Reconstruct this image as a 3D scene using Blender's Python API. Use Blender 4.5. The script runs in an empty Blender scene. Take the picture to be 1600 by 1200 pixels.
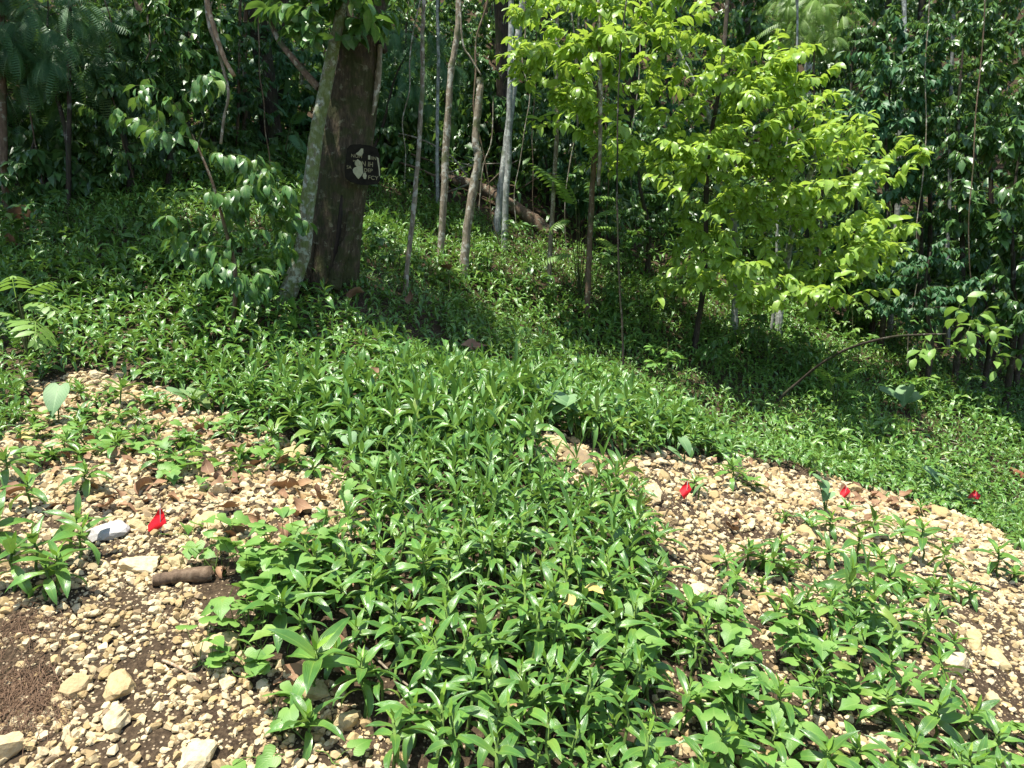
import bpy, bmesh, math, random
import numpy as np
from mathutils import Vector, Matrix

random.seed(11)
rng = np.random.default_rng(11)
C = bpy.context.scene.collection

# ------------------------------------------------------------------ camera, sky, sun, exposure
scene = bpy.context.scene
F, PITCH, EYE = 1155.0, math.radians(8.0), 1.6      # focal length in photo pixels, tilt, eye height
cam_d = bpy.data.cameras.new("camera")
cam_d.sensor_width = 36.0
cam_d.lens = 36.0 * F / 1600.0
cam_d.clip_start = 0.05
cam_d.clip_end = 500
cam = bpy.data.objects.new("camera", cam_d)
cam.location = (0, 0, EYE)
cam.rotation_euler = (math.pi / 2 - PITCH, 0, 0)
C.objects.link(cam)
scene.camera = cam

SUN = Vector((-0.20, -0.15, 0.97)).normalized()       # towards the sun
world = bpy.data.worlds.new("World")
scene.world = world
world.use_nodes = True
wn = world.node_tree.nodes
sky = wn.new("ShaderNodeTexSky")
sky.sky_type = 'NISHITA'
sky.sun_disc = False
sky.sun_elevation = math.asin(SUN.z)
sky.sun_rotation = math.atan2(SUN.x, SUN.y)
world.node_tree.links.new(sky.outputs[0], wn["Background"].inputs[0])
wn["Background"].inputs[1].default_value = 0.12
sun_d = bpy.data.lights.new("sun", 'SUN')
sun_d.energy = 5.0
sun_d.angle = math.radians(0.55)
sun_d.color = (1.0, 0.955, 0.87)
sun = bpy.data.objects.new("sun", sun_d)
sun.rotation_euler = SUN.to_track_quat('Z', 'Y').to_euler()
sun.location = (-10, 0, 25)
C.objects.link(sun)
vs = scene.view_settings
vs.view_transform = 'Standard'
vs.look = 'None'
vs.gamma = 1
vs.exposure = 1.1
scene.cycles.use_denoising = True
scene.cycles.max_bounces = 5
scene.cycles.diffuse_bounces = 3
scene.cycles.glossy_bounces = 2
scene.cycles.transmission_bounces = 3
scene.cycles.caustics_reflective = False
scene.cycles.caustics_refractive = False
scene.cycles.sample_clamp_indirect = 8

# ------------------------------------------------------------------ pixels and places
cp, sp = math.cos(PITCH), math.sin(PITCH)
def ray(u, v):
    xc, yc = (np.asarray(u, float) - 800) / F, -(np.asarray(v, float) - 600) / F
    return xc, cp + yc * sp, -sp + yc * cp
def P(u, v, d):                                     # the point seen at a pixel, at forward distance d
    x, y, z = ray(u, v)
    return np.array([x / y * d, d, EYE + z / y * d])
def pix(p):                                         # world points (n,3) -> pixels
    p = np.asarray(p, float)
    X, Y, Z = p[..., 0], p[..., 1], p[..., 2] - EYE
    f = np.maximum(Y * cp - Z * sp, 1e-3)
    return 800 + F * X / f, 600 - F * (Y * sp + Z * cp) / f
def inpoly(u, v, poly):
    u, v = np.asarray(u), np.asarray(v)
    r = np.zeros(u.shape, bool)
    n = len(poly)
    for i in range(n):
        (x1, y1), (x2, y2) = poly[i], poly[(i + 1) % n]
        if y1 == y2:
            continue
        c = ((y1 > v) != (y2 > v)) & (u < (x2 - x1) * (v - y1) / (y2 - y1) + x1)
        r ^= c
    return r

def vnoise(x, y, seed=0):                           # smooth lattice noise, -1..1
    x, y = np.asarray(x, float), np.asarray(y, float)
    xi, yi = np.floor(x).astype(np.int64), np.floor(y).astype(np.int64)
    fx, fy = x - xi, y - yi
    fx, fy = fx * fx * (3 - 2 * fx), fy * fy * (3 - 2 * fy)
    def h(a, b):
        n = (a * 374761393 + b * 668265263 + seed * 974634777) & 0x7fffffff
        n = ((n ^ (n >> 13)) * 1274126177) & 0x7fffffff
        return ((n ^ (n >> 16)) & 0xffff) / 32767.5 - 1
    return (h(xi, yi) * (1 - fx) * (1 - fy) + h(xi + 1, yi) * fx * (1 - fy)
            + h(xi, yi + 1) * (1 - fx) * fy + h(xi + 1, yi + 1) * fx * fy)

CTRL = [  # photo pixel, forward distance of the ground seen there
    (-300, 1200, 1.9), (0, 1200, 1.9), (400, 1200, 1.93), (800, 1200, 1.95), (1200, 1200, 2.1), (1600, 1200, 2.3), (1900, 1200, 2.5),
    (0, 1000, 2.35), (400, 1000, 2.38), (800, 1000, 2.5), (1200, 1000, 2.75), (1600, 1000, 3.2), (1900, 1000, 3.7),
    (-200, 900, 2.7), (0, 910, 2.65), (350, 910, 2.7), (1100, 900, 3.2), (1400, 900, 3.9), (1600, 880, 4.8),
    (0, 830, 3.1), (240, 835, 3.1), (500, 830, 3.15), (800, 800, 3.4),
    (0, 700, 4.1), (300, 700, 4.15), (550, 720, 4.1), (800, 690, 4.35),
    (0, 610, 5.2), (300, 620, 5.1), (560, 620, 5.0), (800, 635, 4.95), (-250, 600, 5.5),
    (1060, 795, 4.0), (1318, 788, 5.4), (1520, 800, 7.5), (1060, 725, 4.8), (900, 670, 4.8), (1250, 735, 6.1), (1400, 780, 6.6), (1650, 840, 8.0),
    (700, 565, 6.6), (850, 600, 7.0), (1000, 640, 7.3), (850, 540, 8.7), (800, 500, 9.6), (850, 440, 11.0), (800, 380, 12.6), (820, 300, 15.2),
    (1100, 680, 7.4), (1100, 600, 9.0), (1100, 540, 10.5), (1300, 680, 8.6), (1300, 580, 11.0), (1300, 500, 13.5),
    (1500, 730, 9.4), (1550, 600, 13.0), (1550, 500, 16.0), (1400, 400, 20.0), (1550, 250, 26.0),
    (520, 445, 7.0), (640, 460, 7.9), (720, 430, 10.0), (660, 340, 12.0), (300, 470, 6.7), (0, 450, 7.0), (0, 330, 9.5), (250, 330, 9.5),
    (-300, 400, 8.0), (200, 150, 14.5), (800, 150, 21.0), (200, 0, 20.0), (800, -60, 27.0), (1600, -70, 32.0), (-300, 100, 16.0), (1900, 500, 18.0),
]
cpts = [P(*c) for c in CTRL] + [np.array(q, float) for q in
        ((-4, 0.9, 0.12), (0, 0.9, 0.0), (4, 0.9, -0.25), (-4, -2, 0.12), (0, -2, 0), (5, -2, -0.2), (9, 1, -0.7), (-8, 1, 0.3), (11, 5, -1.6),
         (-8, 4, 0.85), (-13, 9, 2.4), (-14, 16, 6.5), (-14, 30, 13.5), (0, 34, 16.5), (16, 34, 17.5), (16, 20, 2.2), (16, 10, -1.6))]
cpts = np.array(cpts)
def tps_k(r2):
    return 0.5 * r2 * np.log(r2 + 1e-9)
_n = len(cpts)
_A = np.zeros((_n + 3, _n + 3))
_d2 = ((cpts[:, None, :2] - cpts[None, :, :2]) ** 2).sum(-1)
_A[:_n, :_n] = tps_k(_d2) + np.eye(_n) * 0.06
_A[:_n, _n] = 1
_A[:_n, _n + 1:] = cpts[:, :2]
_A[_n:, :_n] = _A[:_n, _n:].T
_w = np.linalg.solve(_A, np.concatenate([cpts[:, 2], np.zeros(3)]))
PIT = None
def H(x, y):                                        # ground height
    x, y = np.atleast_1d(np.asarray(x, float)), np.atleast_1d(np.asarray(y, float))
    xs, ys = x.ravel(), y.ravel()
    xc, yc = np.clip(xs, -15, 17), np.clip(ys, -2, 34)
    z = np.empty(xs.shape)
    for i in range(0, len(xs), 20000):
        a, b = xc[i:i + 20000], yc[i:i + 20000]
        k = tps_k((a[:, None] - cpts[None, :, 0]) ** 2 + (b[:, None] - cpts[None, :, 1]) ** 2)
        z[i:i + 20000] = k @ _w[:_n] + _w[_n] + _w[_n + 1] * a + _w[_n + 2] * b
    z += 0.62 * np.clip(ys - 34, 0, 30)
    near = np.clip((ys - 1.2) / 0.6, 0, 1)
    z += near * (0.022 * vnoise(xs * 2.3, ys * 2.3, 3) + 0.011 * vnoise(xs * 6.1, ys * 6.1, 5) + 0.006 * vnoise(xs * 15, ys * 15, 7))
    z += 0.10 * vnoise(xs * 0.45, ys * 0.45, 9) * np.clip((ys - 7) / 5, 0, 1)
    z += 0.055 * vnoise(xs * 1.7 + 3, ys * 1.7, 13) * np.clip((xs - 0.4) / 0.6, 0, 1) * np.clip((ys - 2.2) / 0.6, 0, 1) * np.clip((7.5 - ys) / 1.0, 0, 1)
    if PIT is not None:
        z -= 0.09 * np.exp(-(((xs - PIT[0]) / 0.13) ** 2 + ((ys - PIT[1]) / 0.10) ** 2))
    return z.reshape(x.shape)
def h1(x, y):
    return float(H(x, y)[0])
def G(u, v, dmax=40.0):                             # where the ray through a pixel meets the ground
    x, y, z = ray(u, v)
    d = np.concatenate([np.arange(1.4, 8, 0.01), np.arange(8, dmax, 0.03)])
    hit = EYE + z / y * d < H(x / y * d, d)
    i = int(np.argmax(hit)) if hit.any() else len(d) - 1
    q = np.array([x / y * d[i], d[i], 0.0])
    q[2] = h1(q[0], q[1])
    return q
PIT = G(1148, 826)

# ------------------------------------------------------------------ materials
def mat_base(name):
    m = bpy.data.materials.new(name)
    m.use_nodes = True
    nt = m.node_tree
    return m, nt, nt.nodes, nt.links, nt.nodes["Principled BSDF"]
def node(nt, t, ins=None, **kw):
    n = nt.nodes.new(t)
    for k, v in kw.items():
        setattr(n, k, v)
    for k, v in (ins or {}).items():
        if hasattr(v, 'is_linked') or isinstance(v, bpy.types.NodeSocket):
            nt.links.new(v, n.inputs[k])
        else:
            n.inputs[k].default_value = v
    return n
def c4(c):
    return (c[0], c[1], c[2], 1)
def mix(nt, f, a, b, mode='MIX'):
    n = nt.nodes.new("ShaderNodeMix")
    n.data_type = 'RGBA'
    n.blend_type = mode
    for idx, v in ((0, f), (6, a), (7, b)):
        if isinstance(v, bpy.types.NodeSocket):
            nt.links.new(v, n.inputs[idx])
        else:
            n.inputs[idx].default_value = v if idx == 0 else c4(v)
    return n.outputs[2]
def math_n(nt, op, a, b=0.0, clamp=False):
    n = nt.nodes.new("ShaderNodeMath")
    n.operation = op
    n.use_clamp = clamp
    for i, v in enumerate((a, b)):
        if isinstance(v, bpy.types.NodeSocket):
            nt.links.new(v, n.inputs[i])
        else:
            n.inputs[i].default_value = v
    return n.outputs[0]
def ramp(nt, fac, stops):
    n = nt.nodes.new("ShaderNodeValToRGB")
    el = n.color_ramp.elements
    while len(el) > 1:
        el.remove(el[-1])
    el[0].position, el[0].color = stops[0][0], c4(stops[0][1])
    for p, c in stops[1:]:
        e = el.new(p)
        e.color = c4(c)
    nt.links.new(fac, n.inputs[0])
    return n.outputs[0]

def leaf_mat(name, dark, light, base_tint, rough=0.36, transl=0.3, tcol=(0.25, 0.42, 0.05), rib=0.35, pleat=0.0, blotch=0.0, spec=0.5, edge=0.0, basef=0.6, odd=(0.42, 0.34, 0.05)):
    m, nt, N, L, b = mat_base(name)
    at = node(nt, "ShaderNodeAttribute", attribute_name="tint")
    oi = node(nt, "ShaderNodeObjectInfo")
    t = math_n(nt, 'FRACT', math_n(nt, 'ADD', at.outputs[2], oi.outputs["Random"]))
    uv = node(nt, "ShaderNodeUVMap")
    sep = node(nt, "ShaderNodeSeparateXYZ", {0: uv.outputs[0]})
    col = ramp(nt, t, [(0, dark), (0.55, [(p + q) / 2 for p, q in zip(dark, light)]), (0.86, light), (0.95, [1.15 * q for q in light]), (1, [0.55 * light[0] + 0.5 * odd[0], 0.55 * light[1] + 0.5 * odd[1], 0.5 * light[2] + 0.5 * odd[2]])])
    geo = node(nt, "ShaderNodeNewGeometry")
    nz = node(nt, "ShaderNodeTexNoise", {"Vector": geo.outputs["Position"], "Scale": 26.0, "Detail": 2.0})
    col = mix(nt, 0.5, col, mix(nt, nz.outputs[0], [0.55 * q for q in dark], [1.25 * q for q in light]))
    # pale base of the blade, pale rib
    bf = math_n(nt, 'MULTIPLY', math_n(nt, 'POWER', math_n(nt, 'SUBTRACT', 1.0, sep.outputs[1], True), 3.0), basef)
    col = mix(nt, bf, col, base_tint)
    ax = math_n(nt, 'ABSOLUTE', math_n(nt, 'SUBTRACT', sep.outputs[0], 0.5))
    rf = math_n(nt, 'MULTIPLY', math_n(nt, 'LESS_THAN', ax, 0.035), rib)
    col = mix(nt, rf, col, base_tint)
    if edge:
        ef = math_n(nt, 'MULTIPLY', math_n(nt, 'GREATER_THAN', ax, 0.455), edge)
        col = mix(nt, ef, col, base_tint)
    if blotch:
        nb = node(nt, "ShaderNodeTexNoise", {"Vector": geo.outputs["Position"], "Scale": 55.0, "Detail": 3.0})
        bl = math_n(nt, 'MULTIPLY', math_n(nt, 'GREATER_THAN', nb.outputs[0], 0.60), blotch)
        col = mix(nt, bl, col, (0.36, 0.36, 0.20))
    L.new(col, b.inputs["Base Color"])
    b.inputs["Roughness"].default_value = rough
    b.inputs["Specular IOR Level"].default_value = spec
    hgt = math_n(nt, 'MULTIPLY', nz.outputs[0], 0.6)
    if pleat:
        wv = math_n(nt, 'SINE', math_n(nt, 'MULTIPLY', sep.outputs[0], 60.0))
        hgt = math_n(nt, 'ADD', hgt, math_n(nt, 'MULTIPLY', wv, pleat))
    else:
        wv = math_n(nt, 'SINE', math_n(nt, 'MULTIPLY', math_n(nt, 'SUBTRACT', sep.outputs[1], ax), 50.0))
        hgt = math_n(nt, 'ADD', hgt, math_n(nt, 'MULTIPLY', wv, 0.10))
    bp = node(nt, "ShaderNodeBump", {"Height": hgt, "Strength": 0.35, "Distance": 0.004})
    L.new(bp.outputs[0], b.inputs["Normal"])
    tr = node(nt, "ShaderNodeBsdfTranslucent", {"Color": mix(nt, 0.55, col, tcol)})
    ms = node(nt, "ShaderNodeMixShader", {0: transl, 1: b.outputs[0], 2: tr.outputs[0]})
    L.new(ms.outputs[0], N["Material Output"].inputs[0])
    return m

M = {}
M['herb'] = leaf_mat('herb_leaf', (0.026, 0.092, 0.019), (0.112, 0.262, 0.052), (0.32, 0.46, 0.08), rough=0.29, transl=0.22, pleat=0.28, spec=0.6, rib=0.25, edge=0.25, basef=0.45)
M['herb_young'] = leaf_mat('herb_young_leaf', (0.09, 0.24, 0.02), (0.22, 0.40, 0.045), (0.34, 0.48, 0.06), rough=0.34, transl=0.3, pleat=0.5)
M['bright'] = leaf_mat('bright_tree_leaf', (0.11, 0.25, 0.022), (0.34, 0.53, 0.09), (0.42, 0.53, 0.12), rough=0.33, transl=0.44, tcol=(0.50, 0.66, 0.06), blotch=0.35)
M['shrub'] = leaf_mat('shrub_leaf', (0.030, 0.10, 0.024), (0.085, 0.205, 0.045), (0.16, 0.28, 0.07), rough=0.36, transl=0.25, rib=0.5, blotch=0.2)
M['forest'] = leaf_mat('forest_leaf', (0.028, 0.085, 0.022), (0.10, 0.215, 0.055), (0.12, 0.20, 0.07), rough=0.33, transl=0.28, spec=0.6)
M['feather'] = leaf_mat('feathery_leaf', (0.022, 0.09, 0.034), (0.06, 0.175, 0.06), (0.10, 0.18, 0.06), rough=0.5, transl=0.25)
M['palefrond'] = leaf_mat('pale_frond', (0.09, 0.21, 0.03), (0.21, 0.36, 0.07), (0.25, 0.36, 0.1), rough=0.42, transl=0.33)
M['vine'] = leaf_mat('creeper_leaf', (0.065, 0.19, 0.026), (0.15, 0.31, 0.055), (0.22, 0.36, 0.085), rough=0.5, transl=0.3, rib=0.4)
M['arrow'] = leaf_mat('arrow_leaf', (0.07, 0.17, 0.06), (0.12, 0.235, 0.085), (0.20, 0.32, 0.14), rough=0.6, transl=0.22, rib=0.8)
M['dead'] = leaf_mat('dead_leaf', (0.07, 0.030, 0.018), (0.33, 0.19, 0.105), (0.36, 0.25, 0.14), rough=0.7, transl=0.08, tcol=(0.4, 0.2, 0.08), rib=0.5, spec=0.25)
M['yellow'] = leaf_mat('yellow_leaf', (0.50, 0.38, 0.08), (0.62, 0.50, 0.18), (0.6, 0.5, 0.25), rough=0.55, transl=0.2, tcol=(0.6, 0.45, 0.1), spec=0.3, blotch=0.4)

def bark_mat(name, a, b_, lichen, lich_amt, moss=None, moss_amt=0.0, scale=9.0, bump=0.5):
    m, nt, N, L, b = mat_base(name)
    tc = node(nt, "ShaderNodeTexCoord")
    mp = node(nt, "ShaderNodeMapping", {0: tc.outputs["Object"], 3: (1, 1, 0.22)})
    n1 = node(nt, "ShaderNodeTexNoise", {"Vector": mp.outputs[0], "Scale": scale * 3, "Detail": 6.0, "Roughness": 0.65})
    n2 = node(nt, "ShaderNodeTexNoise", {"Vector": tc.outputs["Object"], "Scale": scale, "Detail": 5.0, "Roughness": 0.6})
    n3 = node(nt, "ShaderNodeTexNoise", {"Vector": tc.outputs["Object"], "Scale": scale * 0.45, "Detail": 4.0})
    col = ramp(nt, n1.outputs[0], [(0.3, [0.5 * q for q in a]), (0.5, a), (0.7, b_)])
    f = ramp(nt, n2.outputs[0], [(0.62 - 0.22 * lich_amt, (0, 0, 0)), (0.67 - 0.22 * lich_amt, (1, 1, 1))])
    col = mix(nt, f, col, mix(nt, n1.outputs[0], [0.7 * q for q in lichen], lichen))
    if moss:
        f2 = ramp(nt, n3.outputs[0], [(0.60 - 0.3 * moss_amt, (0, 0, 0)), (0.72 - 0.3 * moss_amt, (1, 1, 1))])
        col = mix(nt, math_n(nt, 'MULTIPLY', f2, 0.75), col, mix(nt, n1.outputs[0], [0.5 * q for q in moss], moss))
    L.new(col, b.inputs["Base Color"])
    b.inputs["Roughness"].default_value = 0.85
    b.inputs["Specular IOR Level"].default_value = 0.25
    h = math_n(nt, 'ADD', n1.outputs[0], math_n(nt, 'MULTIPLY', n2.outputs[0], 0.6))
    bp = node(nt, "ShaderNodeBump", {"Height": h, "Strength": bump, "Distance": 0.02})
    L.new(bp.outputs[0], b.inputs["Normal"])
    return m
M['bark_big'] = bark_mat('big_tree_bark', (0.066, 0.050, 0.030), (0.135, 0.105, 0.062), (0.20, 0.19, 0.12), 0.12, (0.05, 0.062, 0.016), 0.5, scale=17, bump=1.0)
M['bark_moss'] = bark_mat('mossy_bark', (0.17, 0.16, 0.10), (0.28, 0.27, 0.18), (0.40, 0.43, 0.34), 0.55, (0.15, 0.20, 0.045), 0.5, scale=24, bump=0.5)
M['bark_pale'] = bark_mat('pale_bark', (0.20, 0.165, 0.115), (0.36, 0.31, 0.23), (0.48, 0.46, 0.38), 0.4, (0.10, 0.13, 0.04), 0.2, scale=14, bump=0.35)
M['bark_grey'] = bark_mat('grey_bark', (0.24, 0.25, 0.23), (0.40, 0.41, 0.38), (0.50, 0.53, 0.48), 0.4, (0.12, 0.16, 0.07), 0.15, scale=14, bump=0.3)
M['bark_brown'] = bark_mat('brown_bark', (0.13, 0.088, 0.055), (0.22, 0.16, 0.105), (0.30, 0.28, 0.2), 0.2, (0.07, 0.09, 0.03), 0.2, scale=14, bump=0.4)
M['bark_dark'] = bark_mat('dark_bark', (0.045, 0.035, 0.025), (0.09, 0.07, 0.05), (0.2, 0.2, 0.16), 0.12, (0.04, 0.055, 0.02), 0.35, scale=10, bump=0.5)
M['dry_wood'] = bark_mat('dry_wood', (0.25, 0.17, 0.10), (0.42, 0.31, 0.20), (0.5, 0.42, 0.3), 0.3, scale=16, bump=0.4)
M['red_wood'] = bark_mat('red_brown_wood', (0.16, 0.06, 0.028), (0.28, 0.12, 0.06), (0.3, 0.2, 0.12), 0.1, scale=10, bump=0.4)
M['twig'] = bark_mat('green_twig', (0.06, 0.075, 0.025), (0.11, 0.12, 0.045), (0.16, 0.15, 0.08), 0.2, scale=20, bump=0.2)
M['herb_stem'] = bark_mat('herb_stem', (0.09, 0.16, 0.03), (0.16, 0.24, 0.05), (0.12, 0.10, 0.05), 0.15, scale=20, bump=0.1)

def stone_mat(name, pale, warm, grey):
    m, nt, N, L, b = mat_base(name)
    at = node(nt, "ShaderNodeAttribute", attribute_name="tint")
    oi = node(nt, "ShaderNodeObjectInfo")
    t = math_n(nt, 'FRACT', math_n(nt, 'ADD', at.outputs[2], oi.outputs["Random"]))
    geo = node(nt, "ShaderNodeNewGeometry")
    n1 = node(nt, "ShaderNodeTexNoise", {"Vector": geo.outputs["Position"], "Scale": 38.0, "Detail": 6.0, "Roughness": 0.65})
    n2 = node(nt, "ShaderNodeTexNoise", {"Vector": geo.outputs["Position"], "Scale": 140.0, "Detail": 4.0, "Roughness": 0.7})
    col = ramp(nt, t, [(0, grey), (0.12, [0.75 * q for q in warm]), (0.3, warm), (0.5, pale), (0.88, [1.1 * q for q in pale]), (1.0, [0.8 * q for q in warm])])
    f = ramp(nt, n1.outputs[0], [(0.45, (0, 0, 0)), (0.66, (1, 1, 1))])
    col = mix(nt, math_n(nt, 'MULTIPLY', f, 0.55), col, [0.74 * q for q in warm])
    f2 = ramp(nt, n2.outputs[0], [(0.56, (0, 0, 0)), (0.66, (1, 1, 1))])
    col = mix(nt, math_n(nt, 'MULTIPLY', f2, 0.4), col, (0.24, 0.17, 0.09))
    L.new(col, b.inputs["Base Color"])
    b.inputs["Roughness"].default_value = 0.9
    b.inputs["Specular IOR Level"].default_value = 0.2
    h = math_n(nt, 'ADD', n1.outputs[0], math_n(nt, 'MULTIPLY', n2.outputs[0], 0.35))
    bp = node(nt, "ShaderNodeBump", {"Height": h, "Strength": 0.6, "Distance": 0.006})
    L.new(bp.outputs[0], b.inputs["Normal"])
    return m
M['stone'] = stone_mat('limestone', (0.50, 0.415, 0.255), (0.41, 0.30, 0.145), (0.20, 0.15, 0.095))
M['stone_white'] = stone_mat('white_stone', (0.60, 0.59, 0.57), (0.50, 0.48, 0.45), (0.46, 0.46, 0.47))
M['stone_yellow'] = stone_mat('yellow_stone', (0.42, 0.34, 0.18), (0.35, 0.265, 0.12), (0.32, 0.27, 0.17))

def plain(name, col, rough=0.6, noise=0.0, scale=40.0, transl=0.0):
    m, nt, N, L, b = mat_base(name)
    geo = node(nt, "ShaderNodeNewGeometry")
    n1 = node(nt, "ShaderNodeTexNoise", {"Vector": geo.outputs["Position"], "Scale": scale, "Detail": 5.0})
    L.new(mix(nt, n1.outputs[0], [q * (1 - noise) for q in col], [min(1, q * (1 + noise)) for q in col]), b.inputs["Base Color"])
    b.inputs["Roughness"].default_value = rough
    if transl:
        tr = node(nt, "ShaderNodeBsdfTranslucent", {"Color": c4(col)})
        ms = node(nt, "ShaderNodeMixShader", {0: transl, 1: b.outputs[0], 2: tr.outputs[0]})
        L.new(ms.outputs[0], N["Material Output"].inputs[0])
    return m
M['flag'] = plain('red_plastic', (0.62, 0.004, 0.012), 0.45, 0.12, 60, 0.3)
M['wire'] = plain('wire', (0.25, 0.24, 0.22), 0.4, 0.2)
M['plate'] = plain('sign_plate', (0.016, 0.014, 0.010), 0.95, 0.7, 22)
M['plate'].node_tree.nodes['Principled BSDF'].inputs['Specular IOR Level'].default_value = 0.1
M['paint'] = plain('old_paint', (0.32, 0.31, 0.19), 0.85, 0.35, 50)
M['letter'] = plain('letter_paint', (0.26, 0.23, 0.12), 0.8, 0.5, 70)
M['hollow'] = plain('rotten_wood', (0.022, 0.015, 0.010), 0.95, 0.5, 30)
M['cutwood'] = plain('cut_wood', (0.40, 0.29, 0.18), 0.8, 0.3, 40)
M['root'] = plain('fine_root', (0.16, 0.095, 0.052), 0.85, 0.4, 60)

def soil_mat():
    m, nt, N, L, b = mat_base('soil')
    geo = node(nt, "ShaderNodeNewGeometry")
    pos = geo.outputs["Position"]
    n1 = node(nt, "ShaderNodeTexNoise", {"Vector": pos, "Scale": 3.0, "Detail": 6.0, "Roughness": 0.6})
    n2 = node(nt, "ShaderNodeTexNoise", {"Vector": pos, "Scale": 60.0, "Detail": 6.0, "Roughness": 0.7})
    v = node(nt, "ShaderNodeTexVoronoi", {"Vector": pos, "Scale": 85.0, "Randomness": 1.0})
    col = ramp(nt, n2.outputs[0], [(0.3, (0.020, 0.014, 0.009)), (0.5, (0.052, 0.035, 0.021)), (0.68, (0.12, 0.085, 0.050))])
    col = mix(nt, ramp(nt, n1.outputs[0], [(0.42, (0, 0, 0)), (0.66, (0.5, 0.5, 0.5))]), col, (0.085, 0.062, 0.036))
    chips = math_n(nt, 'MULTIPLY', math_n(nt, 'LESS_THAN', v.outputs[0], 0.33), math_n(nt, 'GREATER_THAN', node(nt, "ShaderNodeSeparateColor", {0: v.outputs[1]}).outputs[0], 0.72))
    sepp = node(nt, "ShaderNodeSeparateXYZ", {0: pos})
    nearf = math_n(nt, 'LESS_THAN', sepp.outputs[1], 7.0)
    col = mix(nt, math_n(nt, 'MULTIPLY', math_n(nt, 'MULTIPLY', chips, nearf), 0.8), col, (0.42, 0.33, 0.21))
    L.new(col, b.inputs["Base Color"])
    b.inputs["Roughness"].default_value = 0.95
    b.inputs["Specular IOR Level"].default_value = 0.15
    h = math_n(nt, 'SUBTRACT', n2.outputs[0], math_n(nt, 'MULTIPLY', v.outputs[0], 0.6))
    bp = node(nt, "ShaderNodeBump", {"Height": h, "Strength": 0.9, "Distance": 0.012})
    L.new(bp.outputs[0], b.inputs["Normal"])
    return m
M['soil'] = soil_mat()

# ------------------------------------------------------------------ mesh helpers
def rot(az, el, roll=None):                         # +Y turned to heading az, raised by el; arrays -> (n,3,3)
    az, el = np.atleast_1d(np.asarray(az, float)), np.atleast_1d(np.asarray(el, float))
    roll = np.zeros_like(az) if roll is None else np.atleast_1d(np.asarray(roll, float))
    n = len(az)
    def mk(a, i, j):
        R = np.tile(np.eye(3), (n, 1, 1))
        R[:, i, i] = np.cos(a); R[:, j, j] = np.cos(a)
        R[:, i, j] = -np.sin(a); R[:, j, i] = np.sin(a)
        return R
    return mk(az, 0, 1) @ mk(el, 1, 2) @ mk(-roll, 0, 2)
class T:                                            # a mesh template
    def __init__(s, v, f, uv=None, tint=None):
        s.v, s.f = np.asarray(v, float), np.asarray(f, int)
        s.uv = np.zeros((len(s.v), 2)) if uv is None else np.asarray(uv, float)
        s.tint = np.zeros(len(s.v)) if tint is None else np.asarray(tint, float)
def scatter(t, R, S, P0, tint=None):                # n copies of a template in one template
    S = np.asarray(S, float)
    S = S[:, None] * np.ones((1, 3)) if S.ndim == 1 else S
    n, V = len(P0), len(t.v)
    v = np.einsum('nij,nvj->nvi', R, t.v[None] * S[:, None, :]) + np.asarray(P0)[:, None, :]
    f = (t.f[None] + (np.arange(n) * V)[:, None, None]).reshape(-1, t.f.shape[1])
    tt = np.tile(t.tint, (n, 1)) + (0 if tint is None else np.asarray(tint)[:, None])
    return T(v.reshape(-1, 3), f, np.tile(t.uv, (n, 1)), tt.reshape(-1))
def join(ts):
    ts = [t for t in ts if t is not None and len(t.v)]
    off = np.cumsum([0] + [len(t.v) for t in ts])
    k = ts[0].f.shape[1]
    fs = []
    for t, o in zip(ts, off):
        f = t.f
        if f.shape[1] != k:
            raise ValueError("mixed faces")
        fs.append(f + o)
    return T(np.concatenate([t.v for t in ts]), np.concatenate(fs), np.concatenate([t.uv for t in ts]), np.concatenate([t.tint for t in ts]))
def to_mesh(name, t, mat, smooth=True, origin=None):
    me = bpy.data.meshes.new(name)
    v = t.v if origin is None else t.v - np.asarray(origin)
    k = t.f.shape[1]
    nf = len(t.f)
    me.vertices.add(len(v))
    me.vertices.foreach_set("co", np.ascontiguousarray(v, dtype=np.float32).ravel())
    me.loops.add(nf * k)
    me.loops.foreach_set("vertex_index", np.ascontiguousarray(t.f, dtype=np.int32).ravel())
    me.polygons.add(nf)
    me.polygons.foreach_set("loop_start", np.arange(0, nf * k, k, dtype=np.int32))
    me.polygons.foreach_set("use_smooth", np.full(nf, smooth, dtype=bool))
    uvl = me.uv_layers.new(name="UVMap")
    uvl.data.foreach_set("uv", np.ascontiguousarray(t.uv[t.f.ravel()], dtype=np.float32).ravel())
    a = me.attributes.new("tint", 'FLOAT', 'POINT')
    a.data.foreach_set("value", np.ascontiguousarray(t.tint, dtype=np.float32))
    me.update(calc_edges=True)
    me.validate()
    me.materials.append(mat)
    return me
def link(name, data, parent=None, mtx=None):
    o = bpy.data.objects.new(name, data)
    if parent is not None:
        o.parent = parent
    if mtx is not None:
        o.matrix_local = mtx
    C.objects.link(o)
    return o
def tag(o, label, cat, group=None, kind=None):
    o['label'] = label
    o['category'] = cat
    if group:
        o['group'] = group
    if kind:
        o['kind'] = kind
    return o
def thing(name, loc, label, cat, group=None):
    o = bpy.data.objects.new(name, None)
    o.location = [float(q) for q in loc]
    o.empty_display_size = 0.1
    C.objects.link(o)
    return tag(o, label, cat, group)
def mtx(R, s, t):
    m = Matrix([list(R[0]) + [0], list(R[1]) + [0], list(R[2]) + [0], [0, 0, 0, 1]])
    s3 = (s, s, s) if np.isscalar(s) else s
    m = m @ Matrix.Diagonal((s3[0], s3[1], s3[2], 1))
    m.translation = Vector([float(q) for q in t])
    return m

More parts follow.
